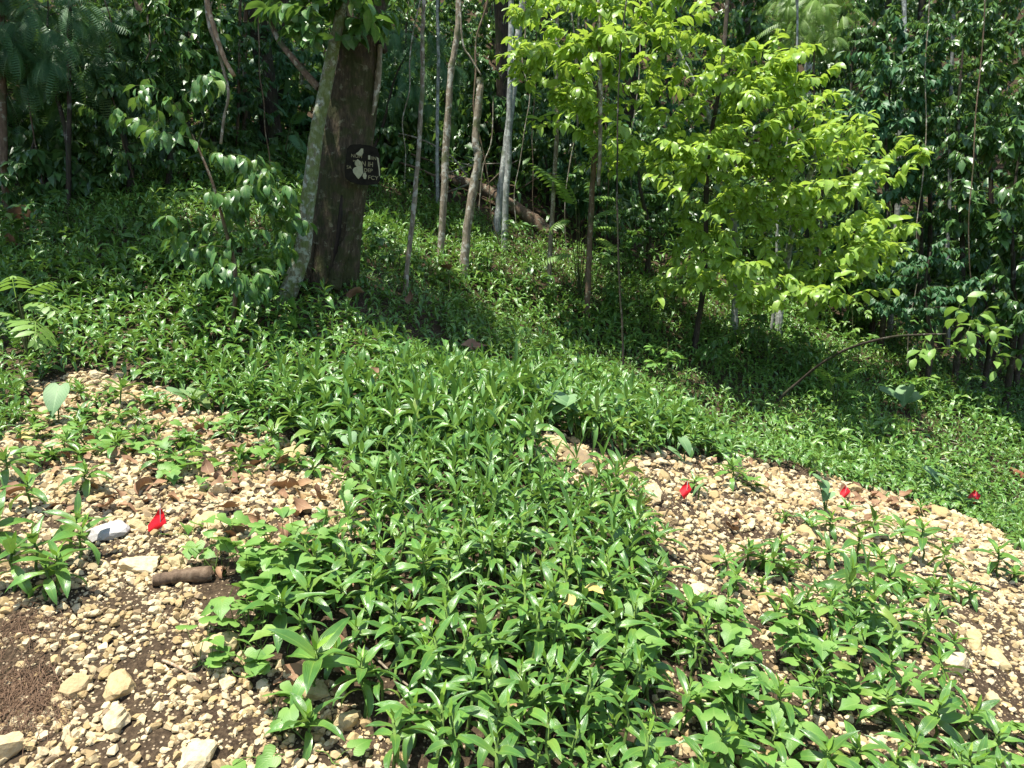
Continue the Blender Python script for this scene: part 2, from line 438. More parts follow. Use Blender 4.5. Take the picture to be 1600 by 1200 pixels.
def leaf_t(nseg, prof, fold=0.25, droop=0.5, wid=0.28, wave=0.0, curl=0.0, seed=0):
    # blade along +Y, length 1; prof(t)=half width 0..1; fold lifts the margins; droop bends the tip down (radians)
    rr = np.random.default_rng(seed)
    vs_, uv = [], []
    y = z = 0.0
    a = 0.0
    for i in range(nseg + 1):
        t = i / nseg
        if i:
            a = -droop * (t ** 1.3)
            y += math.cos(a) / nseg
            z += math.sin(a) / nseg
        w = max(prof(t), 0.012) * wid
        wv = wave * math.sin(t * 9 + seed) * w
        for sx in (-1, 0, 1):
            up = abs(sx) * (w * fold - curl * w * w * 3) + (wv * sx)
            vs_.append((sx * w, y - math.sin(a) * up, z + math.cos(a) * up))
            uv.append((0.5 + 0.5 * sx, t))
    f = []
    for i in range(nseg):
        for c in (0, 1):
            q = i * 3 + c
            f.append((q, q + 1, q + 4, q + 3))
    return T(vs_, f, uv)
lance = lambda t: (math.sin(math.pi * min(1, t * 0.93 + 0.07)) ** 0.8) * (1 - 0.35 * t) * 1.15
oval = lambda t: math.sin(math.pi * t ** 0.85) ** 0.8 if 0 < t < 1 else 0.02
acumin = lambda t: (math.sin(math.pi * t ** 0.72) ** 0.9 if 0 < t < 1 else 0.02) * (1 if t < 0.75 else 1 - (t - 0.75) * 1.2)
HERB = [leaf_t(6, lance, 0.4, d, w, 0.22, 0, s) for d, w, s in ((0.2, 0.115, 1), (0.6, 0.125, 2), (1.0, 0.13, 3), (1.5, 0.12, 4))]
HERB_MD = [leaf_t(4, lance, 0.4, d, w, 0.22, 0, s) for d, w, s in ((0.2, 0.115, 1), (0.6, 0.125, 2), (1.0, 0.13, 3), (1.5, 0.12, 4))]
HERB_LO = [leaf_t(3, lance, 0.35, d, 0.16) for d in (0.3, 0.8, 1.3)]
OVAL = [leaf_t(5, oval, 0.22, d, w, 0.12, 0, s) for d, w, s in ((0.3, 0.24, 1), (0.7, 0.22, 2), (1.1, 0.26, 3))]
ACUM = [leaf_t(6, acumin, 0.3, d, w, 0.12, 0, s) for d, w, s in ((0.5, 0.22, 1), (0.9, 0.20, 2), (1.3, 0.23, 3))]
LEAF_LO = [leaf_t(2, oval, 0.25, d, 0.24) for d in (0.4, 1.0)]
DEAD = [leaf_t(6, oval, 0.5, d, w, 0.35, c, s) for d, w, c, s in ((-0.5, 0.25, 0.0, 1), (0.9, 0.22, 0.8, 2), (-1.2, 0.28, 0.6, 3), (1.6, 0.24, -1.0, 4), (0.4, 0.3, 1.2, 5))]

def heart_t(lob=0.0, fold=0.15):
    # heart shaped blade, petiole joins at the notch (origin), tip at +Y
    ang = [(-0.0, 0.0)]
    rim = [(0.10, -0.20), (0.30, -0.30), (0.50, -0.16), (0.56, 0.08), (0.46 - 0.14 * lob, 0.32), (0.34 + 0.06 * lob, 0.52), (0.14, 0.76), (0, 0.98)]
    mid = [(0, 0), (0, 0.0), (0, 0.04), (0, 0.14), (0, 0.30), (0, 0.48), (0, 0.72), (0, 0.98)]
    v, uv = [], []
    for (mx, my), (x, y) in zip(mid, rim):
        dz = -0.25 * (y - 0.1) ** 2
        v += [(-x, y, fold * x + dz), (mx, my, -0.25 * (my - 0.1) ** 2), (x, y, fold * x + dz)]
        uv += [(0, max(y, 0)), (0.5, max(my, 0)), (1, max(y, 0))]
    f = []
    for i in range(len(rim) - 1):
        q = i * 3
        f += [(q, q + 1, q + 4, q + 3), (q + 1, q + 2, q + 5, q + 4)]
    return T(v, f, uv)
HEART = [heart_t(0.0), heart_t(1.0, 0.3), heart_t(0.5, -0.1)]
def arrow_t():
    rim = [(0.16, -0.42), (0.30, -0.36), (0.40, -0.12), (0.42, 0.12), (0.36, 0.40), (0.22, 0.68), (0.08, 0.9), (0, 1.02)]
    mid = [(0.05, -0.30), (0.03, -0.1), (0, 0.0), (0, 0.14), (0, 0.40), (0, 0.68), (0, 0.9), (0, 1.02)]
    v, uv = [], []
    for (mx, my), (x, y) in zip(mid, rim):
        dz = -0.22 * (y - 0.1) ** 2 * (1 if y > 0.1 else 0.3)
        v += [(-x, y, 0.22 * x + dz), (0, my, dz), (x, y, 0.22 * x + dz)]
        uv += [(0, max(y, 0)), (0.5, max(my, 0)), (1, max(y, 0))]
    f = []
    for i in range(len(rim) - 1):
        q = i * 3
        f += [(q, q + 1, q + 4, q + 3), (q + 1, q + 2, q + 5, q + 4)]
    return T(v, f, uv)
ARROW = arrow_t()
def frond_t(pairs, lw, ll, droop=0.9, tilt=0.2, lo=True):
    # compound leaf: rachis with pairs of leaflets, length 1
    lt = leaf_t(1 if lo else 3, (lambda t: 0.8 if t < 0.6 else 0.25) if lo else oval, 0.15, 0.3, lw)
    y = z = 0.0
    pts = []
    n = pairs + 2
    for i in range(n + 1):
        t = i / n
        a = -droop * t
        if i:
            y += math.cos(a) / n
            z += math.sin(a) / n
        pts.append((y, z, a))
    Rs, Ss, Ps = [], [], []
    for i in range(2, n + 1):
        yy, zz, a = pts[i]
        env = math.sin(math.pi * min(1, 0.18 + 0.74 * i / n)) ** 0.7
        for s in (-1, 1):
            R = rot([s * -1.15 if i < n else s * -0.35], [-tilt], [0])[0]
            c, s_ = math.cos(a), math.sin(a)
            Rx = np.array([[1, 0, 0], [0, c, -s_], [0, s_, c]])
            Rs.append(Rx @ R); Ss.append(ll * env); Ps.append((0, yy, zz))
    leafs = scatter(lt, np.array(Rs), np.array(Ss), np.array(Ps), np.zeros(len(Ps)))
    rv, rf = [], []
    for i, (yy, zz, a) in enumerate(pts):
        w = 0.006
        rv += [(-w, yy, zz + 0.002), (w, yy, zz + 0.002)]
        if i:
            q = 2 * i
            rf.append((q - 2, q - 1, q + 1, q))
    return join([leafs, T(rv, rf, [(0.5, 0.3)] * len(rv))])
FEATHER = [frond_t(13, 0.10, 0.24, d) for d in (0.5, 0.9, 1.3)]
PINNATE = [frond_t(10, 0.105, 0.36, d, 0.25, False) for d in (0.7, 1.2)]

def tube(pts, rad, sides=8, cap=True, jit=0.0, seed=0):
    pts = np.asarray(pts, float)
    rad = np.asarray(rad, float)
    n = len(pts)
    tg = np.gradient(pts, axis=0)
    tg /= np.linalg.norm(tg, axis=1)[:, None] + 1e-9
    ref = np.array([1.0, 0.3, 0.1]) if abs(tg[:, 0]).mean() < 0.8 else np.array([0.1, 0.2, 1.0])
    a = np.cross(tg, ref)
    a /= np.linalg.norm(a, axis=1)[:, None] + 1e-9
    b = np.cross(tg, a)
    th = np.arange(sides) / sides * 2 * math.pi
    rr = rad[:, None] * np.ones((1, sides))
    if jit:
        r_ = np.random.default_rng(seed)
        rr = rr * (1 + jit * r_.standard_normal((n, sides)))
    v = pts[:, None, :] + rr[..., None] * (np.cos(th)[None, :, None] * a[:, None, :] + np.sin(th)[None, :, None] * b[:, None, :])
    f = []
    for i in range(n - 1):
        for k in range(sides):
            k2 = (k + 1) % sides
            f.append((i * sides + k, i * sides + k2, (i + 1) * sides + k2, (i + 1) * sides + k))
    v = v.reshape(-1, 3)
    uv = np.stack([np.tile(th / 6.283, n), np.repeat(np.linspace(0, 1, n), sides)], 1)
    if cap and sides % 2 == 0:
        for base in (0, (n - 1) * sides):
            for k in range(1, sides // 2):
                f.append((base + k - 1, base + k, base + sides - k - 1, base + sides - k) if k < sides // 2 else None)
    return T(v, f, uv, np.full(len(v), 0.5))
def spline(pts, n):                                 # smooth path through points
    pts = np.asarray(pts, float)
    m = len(pts)
    if m < 3:
        t = np.linspace(0, 1, n)[:, None]
        return pts[0] * (1 - t) + pts[-1] * t
    out = []
    ext = np.vstack([2 * pts[0] - pts[1], pts, 2 * pts[-1] - pts[-2]])
    for s in np.linspace(0, m - 1 - 1e-6, n):
        i = int(s); t = s - i
        p0, p1, p2, p3 = ext[i:i + 4]
        out.append(0.5 * ((2 * p1) + (-p0 + p2) * t + (2 * p0 - 5 * p1 + 4 * p2 - p3) * t * t + (-p0 + 3 * p1 - 3 * p2 + p3) * t ** 3))
    return np.array(out)

# ------------------------------------------------------------------ ground
def lines(lo, hi, a, b, fine, coarse):
    mid = np.arange(a, b, fine)
    def ext(start, end, sgn):
        out, p, s = [], start, fine
        while (p < end if sgn > 0 else p > end):
            s = min(s * 1.12, coarse)
            p += sgn * s
            out.append(p)
        return out
    return np.array(sorted(ext(mid[0], lo, -1)) + list(mid) + ext(mid[-1], hi, 1))
gx, gy = lines(-90, 90, -3.2, 5.2, 0.045, 4), lines(-40, 110, 1.6, 7.0, 0.045, 4)
GX, GY = np.meshgrid(gx, gy)
GZ = H(GX.ravel(), GY.ravel())
nx, ny = len(gx), len(gy)
ii = (np.arange(ny - 1)[:, None] * nx + np.arange(nx - 1)[None, :]).ravel()
gt = T(np.stack([GX.ravel(), GY.ravel(), GZ], 1), np.stack([ii, ii + 1, ii + nx + 1, ii + nx], 1))
ground = link('ground', to_mesh('ground', gt, M['soil']))
tag(ground, 'dark brown soil of the sloping forest floor', 'ground', kind='structure')

# photo outlines of the bare stony ground
GRAVEL_L = [(-400, 1500), (-400, 700), (-10, 690), (40, 640), (60, 598), (170, 590), (330, 632), (470, 690), (540, 750), (545, 830), (470, 850), (350, 880), (330, 940), (360, 1000), (450, 1060), (550, 1110), (620, 1180), (680, 1500)]
GRAVEL_R = [(810, 700), (850, 678), (900, 685), (1000, 705), (1120, 712), (1230, 728), (1400, 775), (1500, 805), (1600, 860), (1900, 960), (2100, 1500), (1620, 1500), (1570, 1200), (1500, 1120), (1480, 1010), (1400, 960), (1250, 975), (1130, 1000), (1060, 1010), (1020, 900), (985, 820), (880, 770)]
MIXED = [(1040, 1010), (1130, 985), (1250, 960), (1400, 950), (1490, 1000), (1520, 1120), (1600, 1200), (1700, 1500), (1000, 1500), (980, 1200), (960, 1100)]
def zones(x, y):
    z = H(x, y)
    u, v = pix(np.stack([x, y, z], -1))
    u = u + (34 * vnoise(x * 3.1, y * 3.1, 41) + 20 * vnoise(x * 8, y * 8, 43)) * np.clip(4.0 / np.maximum(y, 1), 0.5, 1.6)
    v = v + (16 * vnoise(x * 3.1 + 9, y * 3.1, 45) + 10 * vnoise(x * 8, y * 8 + 5, 47)) * np.clip(4.0 / np.maximum(y, 1), 0.4, 1.4)
    far = y > 8.5
    return u, v, inpoly(u, v, GRAVEL_L) & ~far, inpoly(u, v, GRAVEL_R) & ~far

# ------------------------------------------------------------------ stones and gravel
def stone_t(sub, seed, flat=0.75):
    rr = np.random.default_rng(seed)
    bm = bmesh.new()
    bmesh.ops.create_icosphere(bm, subdivisions=sub, radius=1)
    n = np.array([v.co[:] for v in bm.verts])
    f = np.array([[v.index for v in q.verts] for q in bm.faces])
    bm.free()
    n /= np.linalg.norm(n, axis=1)[:, None]
    k = 9
    pl = rr.standard_normal((k, 3))
    pl /= np.linalg.norm(pl, axis=1)[:, None]
    pl = np.vstack([pl, [(0, 0, 1), (0, 0, -1), (1, 0, 0), (-1, 0, 0), (0, 1, 0), (0, -1, 0)]])
    hgt = np.concatenate([rr.uniform(0.60, 0.95, k), rr.uniform(0.85, 1.05, 6)])
    q = 34.0
    dd = np.maximum(0, n @ pl.T / hgt)
    r = (dd ** q).sum(1) ** (-1 / q)
    r *= 1 + 0.035 * rr.standard_normal(len(n)) * (1 if sub > 1 else 0)
    v = n * r[:, None] * np.array([1.0, rr.uniform(0.65, 0.95), flat * rr.uniform(0.75, 1.05)])
    return T(v, f)
def rand_rot(n):
    return rot(rng.uniform(0, 6.283, n), rng.normal(0, 0.45, n), rng.normal(0, 0.45, n))

N = 480000
x = rng.uniform(-4.2, 8.5, N); y = rng.uniform(1.45, 9.5, N)
u, v, zl, zr = zones(x, y)
fringe = vnoise(x * 3, y * 3, 21) * 0.5 + 0.5
mixd = inpoly(u, v, MIXED) & (y < 4)
keep = (zl | zr | mixd) & (u > -250) & (u < 1850)
# dark earth with few stones on the cut bank at lower left
earth = (u < 300) & (v > 920) & (vnoise(x * 7.0, y * 7.0, 31) > 0.3)
earth |= (u < 110) & (v > 1030) & (v < 1115)
dens = np.where(earth, 0.55, np.where(u < 700, np.where(v > 880, 1.5, 0.9), 0.52)) * np.clip(0.55 + 0.6 * fringe, 0, 1) * np.clip(2.9 / y, 0.25, 1)
keep &= rng.uniform(0, 1, N) < dens
gpts = np.stack([x[keep], y[keep]], 1)
rng.shuffle(gpts)
gpts = gpts[:90000]
print("gravel points", len(gpts))
def pebbles(pts, tmpl, lo, hi, pw, sink):
    n = len(pts)
    s = lo + (hi - lo) * rng.uniform(0, 1, n) ** pw
    s = s * np.clip(pts[:, 1] / 3.2, 0.85, 1.7) / 2
    z = H(pts[:, 0], pts[:, 1]) + s * (sink + rng.uniform(-0.4, 0.12, n))
    out = []
    idx = rng.integers(0, len(tmpl), n)
    for k in range(len(tmpl)):
        q = idx == k
        if q.any():
            out.append(scatter(tmpl[k], rand_rot(q.sum()), s[q], np.stack([pts[q, 0], pts[q, 1], z[q]], 1), rng.uniform(0, 1, q.sum())))
    return join(out)
def chip_t(n, seed):                                # angular chip: hull of a few points
    rr = np.random.default_rng(seed)
    p = rr.standard_normal((n, 3))
    p /= np.linalg.norm(p, axis=1)[:, None]
    p *= np.array([1.0, rr.uniform(0.6, 0.95), rr.uniform(0.45, 0.8)])
    bm = bmesh.new()
    for q in p:
        bm.verts.new(q)
    bmesh.ops.convex_hull(bm, input=bm.verts[:])
    for q in [q for q in bm.verts if not q.link_faces]:
        bm.verts.remove(q)
    bmesh.ops.triangulate(bm, faces=bm.faces[:])
    bm.verts.index_update()
    v_ = np.array([q.co[:] for q in bm.verts]); f_ = np.array([[w.index for w in q.verts] for q in bm.faces])
    bm.free()
    return T(v_, f_)
tiny = [chip_t(6, s) for s in range(10)]
mid_ = [chip_t(17, 20 + s) for s in range(12)]
nm = 24000
g = join([pebbles(gpts[nm:nm + 56000], tiny, 0.006, 0.022, 1.7, 0.25), pebbles(gpts[:nm], mid_, 0.018, 0.056, 2.2, 0.3)])
go = link('gravel', to_mesh('gravel', g, M['stone'], smooth=False))
tag(go, 'loose pale limestone gravel strewn over the bare soil banks', 'gravel', kind='stuff')

big = [stone_t(3, 50 + s, 0.8) for s in range(14)]
big_me = [to_mesh('stone', t, M['stone'], smooth=False) for t in big]
big_y = [to_mesh('stone', t, M['stone_yellow'], smooth=False) for t in big[:5]]
big_w = [to_mesh('stone', t, M['stone_white'], smooth=False) for t in big[5:8]]
def put_stone(p, s, me, label, group=None, squash=1.0, az=None):
    R = rot([rng.uniform(0, 6.28) if az is None else az], [rng.normal(0, 0.25)], [rng.normal(0, 0.25)])[0]
    z = h1(p[0], p[1]) + s * 0.28 * squash
    o = link('stone', me, None, mtx(R, (s, s, s * squash), (p[0], p[1], z)))
    return tag(o, label, 'stone', group)
def px_size(p, px):                                 # size in metres of something px wide at p
    return px * math.hypot(p[1], p[2] - EYE) / F
NAMED = [  # stones one can single out: photo pixel of the base, width in px, mesh, label
    (172, 838, 58, big_w[2], 'white angular rock lying next to the lone red flag', 0.7),
    (214, 828, 34, big_y[0], 'rounded tan stone between the white rock and a red flag', 0.9),
    (213, 888, 66, big_me[2], 'long flat brown-topped stone just above the cut log piece', 0.55),
    (277, 885, 34, big_y[1], 'yellowish stone touching the upper side of the cut log piece', 0.8),
    (325, 818, 46, big_y[2], 'flat mustard yellow stone next to a red flag', 0.4),
    (345, 1012, 52, big_y[3], 'big yellow-green boulder beside the creeper below the log piece', 0.9),
    (320, 1020, 36, big_y[4], 'yellow stone leaning on the yellow-green boulder', 0.8),
    (187, 1078, 52, big_me[4], 'large cream block in the middle of the earthy bank', 0.85),
    (180, 1130, 44, big_me[5], 'cream chunk with shaded side below the large cream block', 0.95),
    (119, 1080, 36, big_me[6], 'pale stone half sunk in rooty earth beside fine roots', 1.0),
    (310, 1190, 54, big_me[7], 'broad pale boulder at the foot of the earthy bank', 0.8),
    (5, 1185, 46, big_me[8], 'tall pale rock at the foot of the bank below the fine roots', 1.2),
    (460, 712, 60, big_y[0], 'large flat yellow slab at the edge of the herb patch', 0.35),
    (340, 770, 34, big_me[9], 'cream stone among brown leaves above the red flag bank', 0.8),
    (540, 1135, 36, big_y[1], 'round yellow stone under the herb leaves beside the creeper', 0.95),
    (490, 1090, 40, big_y[2], 'mottled yellow stone under a drooping herb leaf', 0.9),
    (868, 700, 46, big_y[3], 'pale yellow block at the upper edge of the stony mound', 0.8),
    (905, 722, 60, big_me[10], 'broad flat cream slab on the upper stony mound', 0.4),
    (1018, 775, 52, big_me[11], 'big cream block next to the second red flag', 0.85),
    (1110, 880, 36, big_me[12], 'oblong cream stone below the dark hollow in the mound', 0.6),
    (1090, 930, 44, big_me[13], 'cream stone on the mound beside a lone herb', 0.7),
    (1205, 940, 44, big_me[0], 'long yellowish stone lying aslant on the mound', 0.6),
    (1262, 838, 36, big_me[3], 'pale wedge of rock near the middle of the mound', 0.6),
    (1467, 805, 36, big_y[4], 'large yellow stone at the crest below the last red flag', 0.75),
    (1520, 1010, 40, big_y[0], 'pointed yellow rock on the stony slope next to the herbs', 1.1),
    (1495, 1045, 48, big_me[1], 'big cream rock below the pointed yellow rock', 0.85),
    (1550, 1098, 32, big_y[1], 'rounded yellow cobble beside low herbs on the stony slope', 0.9),
    (1560, 1040, 44, big_y[2], 'crumbly yellow rock next to the big cream rock', 0.8),
    (1205, 1195, 46, big_y[3], 'rounded tan cobble under the heart-leaved creeper', 0.8),
    (1330, 765, 24, big_y[4], 'yellow stone just behind the third red flag', 0.7),
]
for (pu, pv, w, me, lab, sq) in NAMED:
    p = G(pu, pv)
    put_stone(p, px_size(p, w) * 0.52, me, lab, squash=sq)
cand = gpts
ch = rng.permutation(len(cand))
def spot(p, head, marks, grp):                      # name the landmark a thing stands nearest to
    j = int(np.argmin([(p[0] - w[0]) ** 2 + (p[1] - w[1]) ** 2 for w, _ in marks]))
    return head + ' ' + marks[j][1], grp + ' ' + marks[j][1]
STONE_MARKS = [(G(a, b), t) for a, b, t in ((172, 838, 'the white angular rock'), (252, 838, 'the lone red flag'), (290, 905, 'the cut log piece'), (187, 1078, 'the large cream block on the bank'), (90, 1080, 'the fine roots'),
    (310, 1190, 'the broad pale boulder'), (345, 1012, 'the yellow-green boulder'), (60, 960, 'the herb clump on the bank'), (340, 770, 'the litter next to the lone flag'), (130, 720, 'the litter behind the lone flag'), (460, 712, 'the large flat yellow slab'), (490, 1110, 'the mottled yellow stone'),
    (905, 722, 'the broad cream slab of the mound'), (1018, 775, 'the big cream block of the mound'), (1072, 790, 'the second red flag'), (1148, 826, 'the dark hollow of the mound'), (1090, 930, 'the lone upright herb of the mound'), (1205, 940, 'the slanting yellowish stone'), (1262, 838, 'the pale wedge of rock'),
    (1320, 786, 'the third red flag'), (1145, 765, 'the bushy herb of the mound'), (1380, 880, 'the open herb group'), (1467, 805, 'the large yellow crest stone'), (1560, 905, 'the lone tall herb of the mound'), (1520, 1010, 'the pointed yellow rock'), (1495, 1045, 'the big cream rock of the slope'), (1550, 1098, 'the rounded yellow cobble'))]
cnt, placed = 0, []
for k in ch:
    if cnt >= 265:
        break
    p = cand[k]
    if any((p[0] - q[0]) ** 2 + (p[1] - q[1]) ** 2 < q[2] for q in placed):
        continue
    s = (0.014 + 0.020 * rng.uniform() ** 2.0) * min(1.6, max(0.9, p[1] / 3.0))
    placed.append((p[0], p[1], (s * 1.6) ** 2))
    uu = pix(np.array([p[0], p[1], h1(p[0], p[1])]))[0]
    left = uu < 640
    put_stone(p, s, big_me[cnt % 14] if cnt % 9 else big_y[cnt % 5],
              *spot(p, 'pale limestone lump lying nearest to', STONE_MARKS, 'stones nearest to'), squash=rng.uniform(0.6, 1.0))
    cnt += 1

# ------------------------------------------------------------------ herbs
herb_me = [to_mesh('leaf', t, M['herb']) for t in HERB]
young_me = [to_mesh('leaf', t, M['herb_young']) for t in HERB[:2]]
stem_t = tube([(0, 0, 0), (0.012, 0, 0.35), (-0.008, 0.008, 0.7), (0, 0, 1)], [0.006, 0.0055, 0.005, 0.004], 6)
stem_me = to_mesh('stem', stem_t, M['herb_stem'])
def herb_leaves(rr, n):
    # spiral: lowest leaves first; az, elevation, relative size, template, height share
    out = []
    a0 = rr.uniform(0, 6.28)
    for i in range(n):
        t = i / (n - 1)
        az = a0 + i * 2.4 + rr.normal(0, 0.2)
        el = 0.0 + 1.15 * t ** 1.2 + rr.normal(0, 0.2)
        sz = (0.75 + 0.45 * math.sin(math.pi * min(1, t * 1.05 + 0.12))) * (1 if t < 0.8 else 0.62)
        k = 3 if t < 0.15 else (2 if t < 0.45 else (1 if t < 0.75 else 0))
        out.append((az, el, sz, k, 0.45 + 0.55 * t ** 0.7))
    return out
def herb_thing(p, L, hgt, label, group, rr):
    root = thing('herb', p, label, 'herb', group)
    root.rotation_euler = (rr.normal(0, 0.12), rr.normal(0, 0.12), rr.uniform(0, 6.28))
    link('stem', stem_me, root, Matrix.Diagonal((1, 1, hgt + 0.02, 1)) @ Matrix.Translation((0, 0, -0.02 / (hgt + 0.02))))
    n = int(rr.integers(8, 13))
    for i, (az, el, sz, k, hs) in enumerate(herb_leaves(rr, n)):
        me = young_me[k % 2] if i >= n - 2 else herb_me[k]
        R = rot([az], [el], [rr.normal(0, 0.2)])[0]
        link('leaf', me, root, mtx(R, (L * sz * 1.08, L * sz, L * sz), (0, 0, hgt * hs)))
    return root
# plants standing on their own or singled out in the photo
hr = np.random.default_rng(5)
sites = []
def add_site(pu, pv, L, hgt, label, group=None):
    p = G(pu, pv)
    sites.append((p, L, hgt, label, group))
for q in ((20, 925, .15, .16), (60, 900, .14, .14), (95, 930, .14, .15), (120, 880, .13, .14), (45, 800, .13, .15), (110, 860, .13, .17), (15, 760, .14, .16), (75, 940, .12, .13), (0, 870, .15, .18)):
    add_site(*q, 'broad-leaved green herb in the clump next to the white rock', 'herbs next to the white rock')
for q, lab in (((185, 640, .17, .18), 'upright herb on litter behind the pale arrow leaf'),
               ((140, 770, .13, .12), 'small herb on brown litter above the herb clump by the white rock'),
               ((325, 985, .001, .001), None),
               ((440, 1000, .15, .15), 'herb growing out of the creeper below the cut log piece'),
               ((495, 1085, .17, .16), 'herb with a long drooping leaf over mottled yellow stones'),
               ((480, 1165, .12, .08), 'low herb among stones at the foot of the earthy bank'),
               ((1065, 985, .14, .14), 'lone upright herb at the lower edge of the stony mound'),
               ((1145, 765, .14, .17), 'bushy herb between the second and third red flags'),
               ((1085, 770, .10, .08), 'small grey-green herb touching the second red flag'),
               ((965, 765, .14, .16), 'herb at the edge of the big patch next to the cream block'),
               ((1440, 880, .15, .22), 'tall herb in the open group on the middle of the stony mound'),
               ((1340, 880, .15, .16), 'spreading herb in the open group near the pale wedge of rock'),
               ((1390, 925, .15, .10), 'flattened dark herb below the open group on the mound'),
               ((1200, 910, .14, .14), 'herb beside the long yellowish stone on the mound'),
               ((1560, 905, .15, .2), 'tall herb alone on the far shoulder of the mound'),
               ((1450, 960, .13, .16), 'single stalked herb above the pointed yellow rock'),
               ((1340, 970, .12, .1), 'low herb between the open group and the lower herbs')):
    if lab:
        add_site(*q, lab)
for q in ((1300, 835, .13, .12), (1365, 845, .13, .14), (1410, 850, .12, .12), (1380, 900, .14, .12), (1320, 915, .13, .12), (1480, 900, .12, .14), (1290, 880, .11, .1), (1235, 985, .14, .14)):
    add_site(*q, 'thin dark herb in the open group growing on the stony mound', 'herbs on the stony mound')
for i in range(30):
    while True:
        pu, pv = hr.uniform(860, 1590), hr.uniform(690, 990)
        if inpoly(np.array([pu]), np.array([pv]), GRAVEL_R)[0] and vnoise(pu * 0.012, pv * 0.02, 19) > -0.1:
            break
    add_site(pu, pv, float(hr.uniform(0.07, 0.12)), float(hr.uniform(0.04, 0.13)), *spot(G(pu, pv), 'small scattered herb rooted in the stones nearest to', STONE_MARKS, 'small herbs nearest to'))
for i in range(60):
    while True:
        pu, pv = hr.uniform(-10, 520), hr.uniform(605, 770)
        if inpoly(np.array([pu]), np.array([pv]), [(-10, 690), (60, 612), (170, 606), (330, 650), (470, 710), (520, 760), (300, 765), (130, 740)])[0]:
            break
    add_site(pu, pv, float(hr.uniform(0.06, 0.12)), float(hr.uniform(0.04, 0.11)), *spot(G(pu, pv), 'small young herb sprouting from litter nearest to', STONE_MARKS, 'young herbs nearest to'))
# dense patches: near plants as individuals
def pois(n, x0, x1, y0, y1, dmin, ok):
    pts = np.stack([rng.uniform(x0, x1, n), rng.uniform(y0, y1, n)], 1)
    m = ok(pts[:, 0], pts[:, 1])
    pts = pts[m]
    cell = {}
    out = []
    for q in pts:
        r = dmin * (0.8 + 0.4 * random.random())
        k = (int(q[0] / dmin), int(q[1] / dmin))
        if any((q[0] - w[0]) ** 2 + (q[1] - w[1]) ** 2 < r * r for i in (-1, 0, 1) for j in (-1, 0, 1) for w in cell.get((k[0] + i, k[1] + j), ())):
            continue
        cell.setdefault(k, []).append(q)
        out.append(q)
    return np.array(out)
def ok_patch(x, y):
    u, v, a, b = zones(x, y)
    r = ~(a | b) & (u > -80) & (u < 1690) & (v < 1330)
    # thin out the creeper-covered corner and the litter strip
    thin = inpoly(u, v, MIXED) & (vnoise(x * 4.2, y * 4.2, 61) > -0.3)
    thin3 = (u > 320) & (u < 490) & (v > 850) & (v < 1020)
    thin2 = (u < 560) & (v > 850) & (u > 320) & (v < 1130)
    rr = rng.uniform(0, 1, x.shape)
    return r & ~(thin & (rr < 0.92)) & ~(thin2 & (rr < 0.85)) & ~thin3
near = pois(40000, -4.6, 5.2, 1.75, 5.3, 0.070, ok_patch)
near = near[np.argsort(near[:, 1])]
nn = 350 - len(sites)
print("near herb sites", len(near))
HERB_MARKS = [(G(a, b), t) for a, b, t in ((900, 1020, 'the yellowed dead leaf'), (820, 1140, 'the curled brown leaf'), (655, 1030, 'the pinkish brown leaf'), (490, 1090, 'the mottled yellow stone'), (540, 1135, 'the round yellow stone'), (610, 1060, 'the pale twig'),
    (560, 800, 'the creeper on its stony margin'), (1065, 985, 'the lone upright herb'), (1010, 1080, 'the inner end of the lush creeper'), (1150, 1120, 'the middle of the lush creeper'), (1260, 1080, 'the light creeper'), (1205, 1195, 'the rounded tan cobble'), (1495, 1045, 'the big cream rock'), (1550, 1098, 'the rounded yellow cobble'), (1380, 1010, 'the creeper on its upper side'), (700, 1180, 'the foot of the bank'), (760, 900, 'its densest middle'), (1090, 930, 'the cream stone of the mound'))]
for k, q in enumerate(near[:nn]):
    p = np.array([q[0], q[1], h1(q[0], q[1])])
    u_, v_ = pix(p)
    lab, grp = spot(p, 'glossy green herb of the dense patch nearest to', HERB_MARKS, 'herbs nearest to')
    sites.append((p, float(hr.uniform(0.072, 0.122)), float(hr.uniform(0.07, 0.22)) * (1.45 if 600 < u_ < 1000 else 0.9), lab, grp))
for (p, L, hgt, lab, grp) in sites:
    herb_thing(p, L, hgt, lab, grp, hr)
